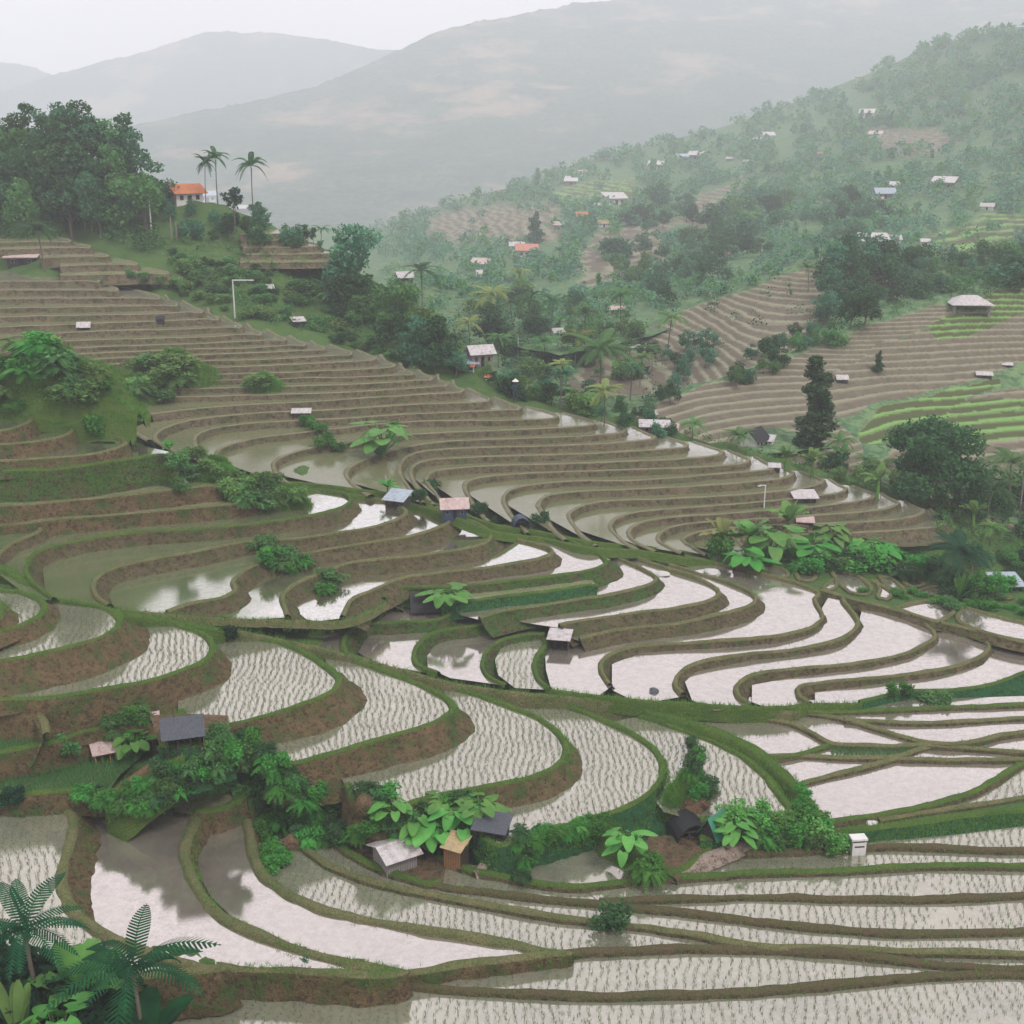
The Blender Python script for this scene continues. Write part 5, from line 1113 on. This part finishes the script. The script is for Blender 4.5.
scatter([(850,470),(900,480),(980,505),(1040,530),(1040,545),(960,525),(880,497),(800,470),(780,455)],22,['bush','round','fern'],(14,28),['leaf_mid','leaf_light','leaf_dark'],'leafy shrub in the strip behind the roadside path','shrubs behind the roadside path','shrub','shrub',mind=9)
scatter([(975,490),(1060,510),(1060,540),(985,520)],12,['round','bush'],(24,40),['leaf_dark','leaf_mid'],'small dark tree around the palms at the right edge','trees around the right edge palms',mind=8)
# hillside shrubs between the ridge and the pond tips
scatter([(170,250),(240,262),(330,300),(370,335),(420,372),(330,340),(255,318),(190,285)],60,['bush','fern','bush'],(8,18),['leaf_mid','leaf_light','leaf_dark','leaf_mid'],'low green shrub on the grassy hillside below the ridge','shrubs of the grassy hillside','shrub','shrub',wide=(1.1,1.8),mind=8)
scatter([(120,275),(170,280),(250,322),(300,340),(240,318),(180,296)],16,['bush'],(7,12),['leaf_mid','leaf_light'],'green tuft shrub along the tips of the upper brown terraces','shrubs along the upper terrace tips','shrub','shrub',wide=(1.2,1.8),mind=8)
# grassy mounds
def mound(u, v, wpx, hpx, depth=.5, n=26):
    p = hit(u, v); rx = m(wpx, p)/2; h = m(hpx, p); ry = rx*depth; V = []; F = []; B = []
    for i in range(n):
        for j in range(n):
            x = -1+2*i/(n-1); y = -1+2*j/(n-1); r = math.hypot(x, y)*(1+.22*noise.noise(Vector((x*2+u,y*2,v))))
            z = max(-.25, 1-r**2)*(1+.45*noise.noise(Vector((x*2.2+u*.1,y*2.2,2))))+.12*noise.noise(Vector((x*7,y*7,u)))
            q = Vector((p.x+x*rx, p.y+ry*.8+y*ry, p.z-.15*h+z*h)); V.append(tuple(q))
            if z > -.05:
                for _ in range(int(5+hpx*.2)): B.append((q.x+random.uniform(-1,1)*rx/n*1.3, q.y+random.uniform(-1,1)*ry/n*1.3, q.z-.1))
    for i in range(n-1):
        for j in range(n-1): a = i*n+j; F.append((a, a+n, a+n+1, a+1))
    tag(mesh_obj('grassy_bank', V, F, M['bund_green'], smooth=True), kind='structure')
    bv, bf = blades(np.array(B), m(3.6,p), m(.7,p), 2, .3, 1.1); tag(mesh_obj('grass', bv, bf, M['grass']), kind='stuff')
for a in [(30,416,200,66),(100,402,120,34),(165,388,120,34),(262,390,46,14),(268,506,78,26),(212,482,56,18),(215,470,30,14),(686,808,46,36),(400,850,0,0)][:8]: mound(*a)
BVH = build_bvh()
scatter([(-20,345),(40,345),(90,365),(130,385),(140,400),(60,415),(-20,412)],14,['bush','fern'],(16,30),['leaf_mid','leaf_light','leaf_emerald'],'grassy green clump of the big mound at the left edge','clumps of the left mound','shrub','shrub',wide=(1.4,2.2),mind=10)
scatter([(120,380),(150,362),(175,352),(215,366),(225,378),(180,385),(135,392)],8,['bush','fern'],(14,24),['leaf_light','leaf_mid'],'bright green clump of the mound in the middle of the brown terraces','clumps of the middle mound','shrub','shrub',wide=(1.4,2.2),mind=9)
plant('taro',20,358,26,'leaf_light','pale leafy plant on top of the left mound',seed=1,wide=1.5); plant('banana',55,356,26,'leaf_light','banana like plant right of the pale one on the mound',seed=2,wide=1.2)
tree('bush',94,434,26,'leaf_emerald','round deep green shrub left of the white roofed black hut',wide=1.0,seed=1,name='shrub',cat='shrub'); tree('bush',162,400,20,'leaf_mid','rounded shrub on the narrow terraces below the middle mound',wide=1.3,seed=2,name='shrub',cat='shrub')
tree('bush',260,386,16,'leaf_light','light green flat shrub among the brown terraces',wide=2.0,seed=3,name='shrub',cat='shrub'); plant('banana',170,458,24,'leaf_emerald','green broad leaved plant above the slanting roofed shelter',seed=3,wide=1.1)
scatter([(225,486),(262,480),(300,492),(295,505),(262,508),(230,500)],14,['bush','fern'],(14,26),['leaf_mid','leaf_light'],'bright green shrub on the bank right of the slanting roofed shelter','shrubs by the slanting roofed shelter','shrub','shrub',wide=(1.2,1.8),mind=7)
scatter([(185,462),(200,458),(232,480),(228,492)],5,['bush'],(12,20),['leaf_light'],'light shrub beside the slanting roofed shelter','light shrubs by the shelter','shrub','shrub',wide=(1.2,1.6),mind=7)
scatter([(262,545),(290,550),(320,570),(345,590),(335,600),(300,575),(265,560)],11,['fern','bush'],(14,22),['leaf_emerald','leaf_mid'],'leafy green shrub on the diagonal bank between brown walls','shrubs of the diagonal bank','shrub','shrub',wide=(1.2,1.7),mind=7)
plant('taro',384,452,34,'leaf_big','large leaved plant alone on the narrow brown terraces',seed=2,wide=1.5); plant('banana',388,497,24,'leaf_emerald','spiky green plant beside the blue striped roof',seed=4,wide=1.1); plant('taro',447,606,26,'leaf_big','two toned broad leaves lying over the black tent',seed=5,wide=1.6)
for (u,v,h_) in [(325,445,16),(318,430,14),(308,424,12),(340,452,12)]: tree('bush',u,v,h_,'leaf_emerald','low dark green shrub in the gully crossing the brown terraces','shrubs of the gully',wide=1.4,name='shrub',cat='shrub')
for (u,v,h_) in [(420,500,14),(432,495,18),(478,512,14),(498,524,12),(540,522,14),(500,516,10)]: tree('bush',u,v,h_,'leaf_dark','small dark shrub along the pond ridge by the huts','shrubs by the ridge huts',wide=1.3,name='shrub',cat='shrub')
# broad leaf cluster in the middle right
for a in [('banana',722,558,52,'leaf_yellow','yellowish ragged banana plant above the round bush',1,1.0),('banana',748,560,58,'leaf_big','tall banana plant with reddish stem right of the yellowish one',2,1.0),('banana',787,545,60,'leaf_light','feathery bright green plume like plant in the leaf cluster',3,.9),
 ('taro',768,560,40,'leaf_big','big leaved plant in the middle of the leaf cluster',3,1.4),('taro',812,560,30,'leaf_emerald','low broad leaves right of the plume like plant',4,1.6),('taro',850,553,26,'leaf_big','broad leaves behind the bank of the dark palm',6,1.6),('taro',876,560,26,'leaf_emerald','broad leaves nearest the dark ragged palm',7,1.5),
 ('taro',745,572,32,'leaf_emerald','dark broad leaved plant right of the round bush',5,1.3),('taro',830,545,24,'leaf_light','pale broad leaves at the foot of the pond tips',8,1.5),('blade',958,600,48,'leaf_big','upright blade leaved plant in front of the dark ragged palm',1,.8),
 ('banana',972,530,40,'leaf_light','light banana plant behind the right hand pond tip',5,.9),('banana',877,498,44,'leaf_light','bright banana plant left of the big dark tree',6,.9),('banana',812,478,40,'leaf_light','bright banana plant below the tall dark tree',7,.9),('banana',840,470,34,'leaf_mid','banana plant between the tall and the big dark tree',8,1.0),
 ('banana',785,470,30,'leaf_light','small banana plant left of the tall dark tree foot',9,1.0),('taro',585,405,24,'leaf_big','pale green broad leaves behind the pond ridge',9,1.6)]:
    plant(a[0],a[1],a[2],a[3],a[4],a[5],seed=a[6],wide=a[7])
tree('bush',718,560,32,'leaf_emerald','round dense green bush at the pond edge',wide=.95,seed=0,name='shrub',cat='shrub')
scatter([(755,565),(800,552),(880,552),(935,565),(935,585),(880,572),(800,572)],22,['bush','fern'],(14,28),['leaf_emerald','leaf_dark','leaf_mid'],'dark leafy shrub in the thicket behind the small ponds','shrubs behind the small ponds','shrub','shrub',wide=(1.2,1.8),mind=8)
scatter([(930,570),(1040,560),(1040,600),(990,600),(945,595)],16,['bush','round','fern'],(18,34),['leaf_dark','leaf_emerald'],'dark shrub around the pale blue sheet roof','shrubs around the blue sheet roof','shrub','shrub',wide=(1.1,1.6),mind=8)
# thickets round the near huts
G1 = 'leafy shrub of the big thicket between the hut and the planted ponds'
scatter([(205,742),(222,728),(262,745),(290,768),(320,800),(345,830),(352,852),(300,842),(262,815),(240,795),(222,778),(205,765)],60,['fern','bush','fern'],(16,29),['leaf_emerald','leaf_emerald','leaf_mid','leaf_dark'],G1,'shrubs of the big near thicket','shrub','shrub',wide=(.9,1.4),mind=10,sink=.1)
scatter([(252,835),(262,832),(290,868),(285,880),(262,862)],7,['bush','fern'],(16,24),['leaf_emerald'],'leafy shrub on the bank between the narrow ponds','shrubs between the narrow ponds','shrub','shrub',wide=(1.0,1.3),mind=8)
scatter([(82,790),(110,798),(130,806),(95,808)],7,['bush','fern'],(14,22),['leaf_emerald','leaf_dark'],'green shrub on the bank at the foot of the brown path','shrubs at the path foot','shrub','shrub',wide=(1.2,1.6),mind=7)
scatter([(5,795),(28,795),(30,803),(5,806)],3,['bush'],(12,16),['leaf_deep'],'dark shrub at the corner of the left planted pond','shrubs at the left pond corner','shrub','shrub',wide=(1.4,1.8),mind=8)
scatter([(98,730),(125,715),(150,712),(150,725),(140,745),(125,745)],7,['fern','bush'],(16,24),['leaf_emerald','leaf_mid'],'leafy shrub between the two wooden huts','shrubs between the wooden huts','shrub','shrub',wide=(1.0,1.3),mind=8)
scatter([(108,806),(120,790),(150,782),(180,762),(190,790),(150,812),(128,826)],17,['bush','fern'],(15,24),['leaf_emerald','leaf_mid','leaf_dark'],'leafy shrub on the earth bank beside the brown path','shrubs beside the brown path','shrub','shrub',wide=(1.1,1.5),mind=7)
scatter([(165,765),(228,756),(232,792),(178,800)],11,['bush','fern'],(14,24),['leaf_emerald','leaf_mid'],'leafy shrub on the steep bank under the dark tiled hut','shrubs under the dark tiled hut','shrub','shrub',wide=(1.0,1.4),mind=8)
for (u,v,h_) in [(178,466,18),(190,478,20),(183,490,16)]: tree('bush',u,v,h_,'leaf_mid','green shrub at the end of the tall grassy wall','shrubs at the grassy wall end',wide=1.3,name='shrub',cat='shrub')
tree('bush',70,752,24,'leaf_mid','rounded soft green bush left of the yellow hut',wide=1.0,seed=2,name='shrub',cat='shrub'); plant('taro',134,756,30,'leaf_big','plant with huge pale leaves between the two wooden huts',seed=1,wide=1.2); plant('banana',150,752,34,'leaf_emerald','spreading banana plant left of the dark tiled hut',seed=2,wide=1.0)
for (u,v,h_,s_,w_,lb) in [(430,852,42,1,1.3,'cluster of huge round leaves right of the grey hut'),(458,832,36,2,1.4,'round leaved plant above the straw topped hut'),(480,822,30,3,1.5,'round leaved plant nearest the black hut'),(415,838,34,4,1.2,'round leaved plant behind the grey hut roof'),(395,815,24,6,1.6,'low broad leaves behind the grey hut'),(445,812,22,7,1.8,'pale broad leaves on the bank above the round leaves')]:
    plant('taro',u,v,h_,'leaf_big',lb,seed=s_,wide=w_)
scatter([(355,800),(400,800),(470,805),(500,812),(500,830),(440,830),(380,828),(352,850)],18,['bush','fern'],(16,28),['leaf_emerald','leaf_dark','leaf_mid'],'dark shrub behind the grey hut and its round leaves','shrubs behind the grey hut','shrub','shrub',wide=(1.0,1.4),mind=8)
scatter([(515,850),(520,832),(560,828),(605,822),(600,838),(540,842),(522,880)],30,['bush','fern'],(10,19),['leaf_emerald','leaf_emerald','leaf_dark'],'dense dark green shrub of the hedge round the dark pond','hedge shrubs round the dark pond','shrub','shrub',wide=(1.1,1.5),mind=7)
scatter([(690,745),(702,760),(712,800),(700,812),(690,790)],12,['fern','bush'],(14,22),['leaf_dark','leaf_emerald'],'dark fern like shrub on the bank edge by the brown boulder','shrubs by the brown boulder','shrub','shrub',wide=(1.0,1.3),mind=6)
scatter([(735,820),(760,815),(800,820),(830,832),(840,850),(780,848),(740,845)],20,['fern','bush'],(18,30),['leaf_emerald','leaf_big','leaf_mid'],'emerald fern clump along the pale path','fern clumps along the path','fern','plant',wide=(1.0,1.4),mind=8)
plant('taro',627,862,42,'leaf_big','pale heart leaved plant between the dark pond and the path',seed=3,wide=1.0); tree('fern',650,878,38,'leaf_emerald','bright fern bush at the start of the pale path',wide=1.1,seed=1,name='fern_bush',cat='plant'); plant('taro',735,842,28,'leaf_big','broad leaves right of the green tarpaulin tent',seed=8,wide=1.4)
tree('bush',612,926,30,'leaf_dark','solitary round dark bush on the narrow bund in front',wide=1.25,seed=3,name='shrub',cat='shrub'); tree('bush',228,638,18,'leaf_deep','dark little bush at the meeting of the pond bunds',wide=1.2,seed=1,name='shrub',cat='shrub')
scatter([(800,782),(812,800),(820,818),(800,806)],5,['fern'],(10,16),['leaf_emerald'],'tuft at the corner of the green bank and the big pond','tufts at the big pond corner','shrub','shrub',mind=5)
scatter([(885,695),(905,692),(905,703),(885,704)],2,['bush'],(14,20),['leaf_emerald','leaf_mid'],'pointed green tuft on the pond edge at the foot of the curved walls','tufts at the curved wall foot','shrub','shrub',mind=5)
tree('bush',935,702,14,'leaf_mid','low olive mound of grass right of the pointed tufts',wide=2.0,seed=2,name='shrub',cat='shrub')
tree('thin',305,968,16,'leaf_blue','small airy weed on the front grass bund',wide=1.2,seed=2,name='weed',cat='plant')
0 and scatter([(200,972),(300,974),(400,982),(450,984),(300,982)],14,['bush'],(6,10),['leaf_emerald','leaf_mid'],'low tuft of the grassy front bund','tufts of the grassy front bund','grass_tuft','plant',wide=(1.6,2.4),mind=12)
scatter([(840,592),(1040,598),(1040,618),(940,606),(880,594)],14,['bush'],(7,11),['leaf_emerald','leaf_mid'],'low green tuft between the small right hand ponds','tufts between the small ponds','grass_tuft','plant',wide=(1.6,2.4),mind=12)
# ---------------------------------------------------------------- plants close to the camera, lower left
def near_point(u, v, Y): return PY(u, v, Y)
LT = 1060
def bank_near():
    """the top of a planted bank that carries the lower left plants"""
    pts = [(-140,1090,66),(-60,1040,66),(40,1020,66),(120,1030,66),(200,1060,66),(215,1120,62)]
    V = []; F = []; n = 22
    for i in range(n):
        for j in range(10):
            u = -160+370*i/(n-1); v = 1015+14*j+18*max(0,(u-120)/90)**2*1.5; Y = 62-1.2*j
            p = PY(u, v, Y); p.z += noise.noise(Vector((p.x*.5,p.y*.5,1)))*.4; V.append(tuple(p))
    for i in range(n-1):
        for j in range(9): a = i*10+j; F.append((a,a+1,a+11,a+10))
    tag(mesh_obj('earth_bank', V, F, M['ground'], smooth=True), kind='structure')
bank_near()
def close(kind, u, v, h, mat, label, Y=60, seed=0, wide=1.0, group=None, name=None, rz=None):
    p = PY(u, v, Y)
    if kind in ('banana','taro','blade'): return plant(kind,u,v,h,mat,label,group,seed,name,rz,p,wide)
    return tree(kind,u,v,h,mat,label,group,name or 'shrub','plant',wide,seed,p=p,rz=rz)
def fern_tree(u, v, hpx, Y, label, seed, mat='leaf_frond', L=.62, nf=13, th=.55, wid=.2, droop=.6, rz=None, up_=0):
    p = PY(u, v, Y); h = m(hpx, p); key_ = palm_meshes(seed, nf=nf, L=L, droop=droop, wid=wid, th=th, lean=.02)
    r = empty('tree_fern', tuple(p), random.uniform(0,6.28) if rz is None else rz); tag(r, label, 'tree fern')
    for nm, me, mt in (('crown', key_[0], mat), ('trunk', key_[1], 'bark')):
        o = link(bpy.data.objects.new(nm, mesh_with(me, M[mt])), r); o.scale = (h,h,h)
    return r
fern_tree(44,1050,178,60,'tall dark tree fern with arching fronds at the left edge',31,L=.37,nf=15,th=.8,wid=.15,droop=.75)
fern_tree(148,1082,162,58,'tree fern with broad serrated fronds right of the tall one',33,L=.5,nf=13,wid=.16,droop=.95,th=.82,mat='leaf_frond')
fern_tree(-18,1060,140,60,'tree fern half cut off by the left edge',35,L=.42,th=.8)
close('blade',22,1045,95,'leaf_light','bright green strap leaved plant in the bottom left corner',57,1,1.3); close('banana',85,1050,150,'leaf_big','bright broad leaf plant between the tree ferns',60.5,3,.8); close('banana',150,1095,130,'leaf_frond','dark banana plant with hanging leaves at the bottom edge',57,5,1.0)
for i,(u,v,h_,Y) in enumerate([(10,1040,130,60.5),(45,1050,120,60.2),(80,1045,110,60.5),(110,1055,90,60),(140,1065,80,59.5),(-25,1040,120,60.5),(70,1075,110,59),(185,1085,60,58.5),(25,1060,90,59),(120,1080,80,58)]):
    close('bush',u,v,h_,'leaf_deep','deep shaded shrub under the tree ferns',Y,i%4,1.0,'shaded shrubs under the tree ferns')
close('taro',60,1055,60,'leaf_big','pale rounded leaves low among the tree ferns',57,2,1.0)
# ---------------------------------------------------------------- far woods, too many to count
def forest(name, poly, n, hr, size, mats, quads=46, vfac=None, avoid=()):
    us = [p[0] for p in poly]; vs_ = [p[1] for p in poly]; buckets = {mm: ([],[],0) for mm in mats}; cnt = 0; tries = 0
    VB = {mm: [] for mm in mats}
    while cnt < n and tries < n*20:
        tries += 1; u = random.uniform(min(us), max(us)); v = random.uniform(min(vs_), max(vs_))
        if not inpoly(np.array([u]), np.array([v]), poly)[0]: continue
        if any(inpoly(np.array([u]), np.array([v]), q)[0] for q in avoid) and random.random() < .93: continue
        if noise.noise(Vector((u*.03, v*.05, 7))) < random.uniform(-.5,.1): continue
        p = hit(u, v); h = m(random.uniform(*hr), p); cnt += 1; w = h*random.uniform(.5,1.0)
        if random.random() < .07: w *= .4; h *= 1.3
        bl = [(p.x+random.uniform(-.3,.3)*w, p.y+random.uniform(-.3,.3)*w, p.z+h*z, w*s, w*s, h*.26) for z, s in ((.35,.9),(.6,.8),(.8,.5))]
        P = crown_pts(quads, bl, .6); V_, _ = leaf_quads(P, np.full(quads, h*size), .35, 1.3); VB[random.choice(mats)].append(V_)
    V = np.concatenate([np.concatenate(VB[mm]) for mm in mats if VB[mm]]); mi = np.concatenate([np.full(sum(len(x) for x in VB[mm])//4, i) for i, mm in enumerate(mats) if VB[mm]])
    o = mesh_obj(name, V, np.arange(len(V)).reshape(-1,4), [M[x] for x in mats], None, mi); tag(o, kind='stuff'); return o
AV = [x[0] for x in T3+T2+T1]
forest('forest',[(380,228),(512,187),(642,146),(772,111),(857,80),(927,48),(1060,15),(1060,250),(880,258),(700,300),(560,345),(440,290)],2600,(6,13),.2,['leaf_blue','leaf_mid','leaf_blue2'],60,avoid=AV)
forest('forest',[(620,262),(700,300),(850,258),(1060,240),(1060,300),(940,300),(860,330),(700,386),(650,405),(560,400),(430,330),(480,300),(560,345)],520,(7,15),.12,['leaf_mid','leaf_dark','leaf_blue'],46,avoid=AV)
forest('forest',[(372,235),(400,228),(450,240),(450,330),(410,320),(385,280)],130,(6,14),.16,['leaf_blue','leaf_mid','leaf_blue2'],50)
forest('undergrowth',[(480,372),(560,398),(650,424),(760,450),(850,474),(950,505),(1060,535),(1060,570),(950,560),(930,515),(850,486),(740,456),(650,432),(560,408),(490,388)],330,(5,11),.14,['leaf_mid','leaf_light','leaf_dark'],36)
forest('undergrowth',[(160,240),(300,258),(370,310),(430,372),(350,345),(260,322),(170,280)],260,(4,9),.16,['leaf_mid','leaf_light','leaf_dark'],30)
forest('undergrowth',[(-30,225),(160,235),(170,262),(90,240),(-30,238)],120,(8,14),.14,['leaf_mid','leaf_dark'],36)
# ---------------------------------------------------------------- air, sky, sun, camera
HAZE = True
if HAZE:
    x0,x1,y0,y1,z0,z1 = -6750,6750,-50,6700,CZ-231,CZ+590
    V = [(x0,y0,z0),(x1,y0,z0),(x1,y1,z0),(x0,y1,z0),(x0,y0,z1),(x1,y0,z1),(x1,y1,z1),(x0,y1,z1)]
    F = [(0,3,2,1),(4,5,6,7),(0,1,5,4),(1,2,6,5),(2,3,7,6),(3,0,4,7)]
    hm = bpy.data.materials.new('mist'); hm.use_nodes = True; nt = hm.node_tree; nt.nodes.clear()
    o = nt.nodes.new('ShaderNodeOutputMaterial'); pv = nt.nodes.new('ShaderNodeVolumePrincipled')
    pv.inputs['Color'].default_value = (.885,.915,.975,1); pv.inputs['Density'].default_value = .00031; pv.inputs['Anisotropy'].default_value = .0
    nt.links.new(pv.outputs[0], o.inputs['Volume'])
    hz = mesh_obj('haze', V, F, hm); tag(hz, kind='stuff')
w = bpy.data.worlds.new('World'); bpy.context.scene.world = w; w.use_nodes = True; nt = w.node_tree; nt.nodes.clear()
out = nt.nodes.new('ShaderNodeOutputWorld'); bg = nt.nodes.new('ShaderNodeBackground')
sky = nt.nodes.new('ShaderNodeTexSky'); sky.sky_type = 'NISHITA'; sky.sun_disc = False; sky.sun_elevation = R(48); sky.sun_rotation = R(-40); sky.air_density = 1.2; sky.dust_density = 3
sc_ = nt.nodes.new('ShaderNodeMix'); sc_.data_type = 'RGBA'; sc_.inputs[0].default_value = .9
mul = nt.nodes.new('ShaderNodeVectorMath'); mul.operation = 'SCALE'; mul.inputs['Scale'].default_value = .12; nt.links.new(sky.outputs[0], mul.inputs[0])
tc = nt.nodes.new('ShaderNodeTexCoord'); nz = nt.nodes.new('ShaderNodeTexNoise'); nz.inputs['Scale'].default_value = 2.2; nz.inputs['Detail'].default_value = 5
nt.links.new(tc.outputs['Generated'], nz.inputs['Vector'])
cr = nt.nodes.new('ShaderNodeValToRGB'); cr.color_ramp.elements[0].position=.3; cr.color_ramp.elements[0].color=(SKYL*.98,SKYL*.88,SKYL*.90,1); cr.color_ramp.elements[1].position=.7; cr.color_ramp.elements[1].color=(SKYL*1.15,SKYL*1.05,SKYL*1.06,1)
nt.links.new(nz.outputs['Fac'], cr.inputs[0]); nt.links.new(mul.outputs[0], sc_.inputs[6]); nt.links.new(cr.outputs[0], sc_.inputs[7])
sx = nt.nodes.new('ShaderNodeSeparateXYZ'); nt.links.new(tc.outputs['Generated'], sx.inputs[0])
mr = nt.nodes.new('ShaderNodeMapRange'); mr.inputs[1].default_value = .55; mr.inputs[2].default_value = .9; nt.links.new(sx.outputs['Z'], mr.inputs[0])
zen = nt.nodes.new('ShaderNodeMix'); zen.data_type = 'RGBA'; zen.blend_type = 'MULTIPLY'; zen.inputs[7].default_value = (.92,1.04,1.12,1)
nt.links.new(mr.outputs[0], zen.inputs[0]); nt.links.new(sc_.outputs[2], zen.inputs[6]); nt.links.new(zen.outputs[2], bg.inputs['Color']); bg.inputs['Strength'].default_value = 1.0; nt.links.new(bg.outputs[0], out.inputs['Surface'])
sl = bpy.data.lights.new('sun', 'SUN'); sl.energy = SUNE; sl.angle = R(12); sl.color = (1,.96,.9); so = link(bpy.data.objects.new('sun', sl)); so.rotation_euler = (R(38), 0, R(40))
so.location = (0,0,200)
cam = bpy.data.cameras.new('camera'); co = link(bpy.data.objects.new('camera', cam)); co.location = (0,0,CZ); co.rotation_euler = (R(90)-TH, 0, 0)
cam.sensor_width = 36; cam.lens = 36*FPX/1024; cam.clip_end = 20000; cam.clip_start = .5
s = bpy.context.scene; s.camera = co; s.render.engine = 'CYCLES'; s.view_settings.view_transform = 'Standard'; s.view_settings.look = 'None'; s.view_settings.exposure = EXPO
s.cycles.use_denoising = True; s.cycles.max_bounces = 6; s.cycles.diffuse_bounces = 2; s.cycles.glossy_bounces = 3; s.cycles.volume_bounces = 2; s.cycles.transparent_max_bounces = 6
s.cycles.sample_clamp_indirect = 4; s.cycles.caustics_reflective = False; s.cycles.caustics_refractive = False
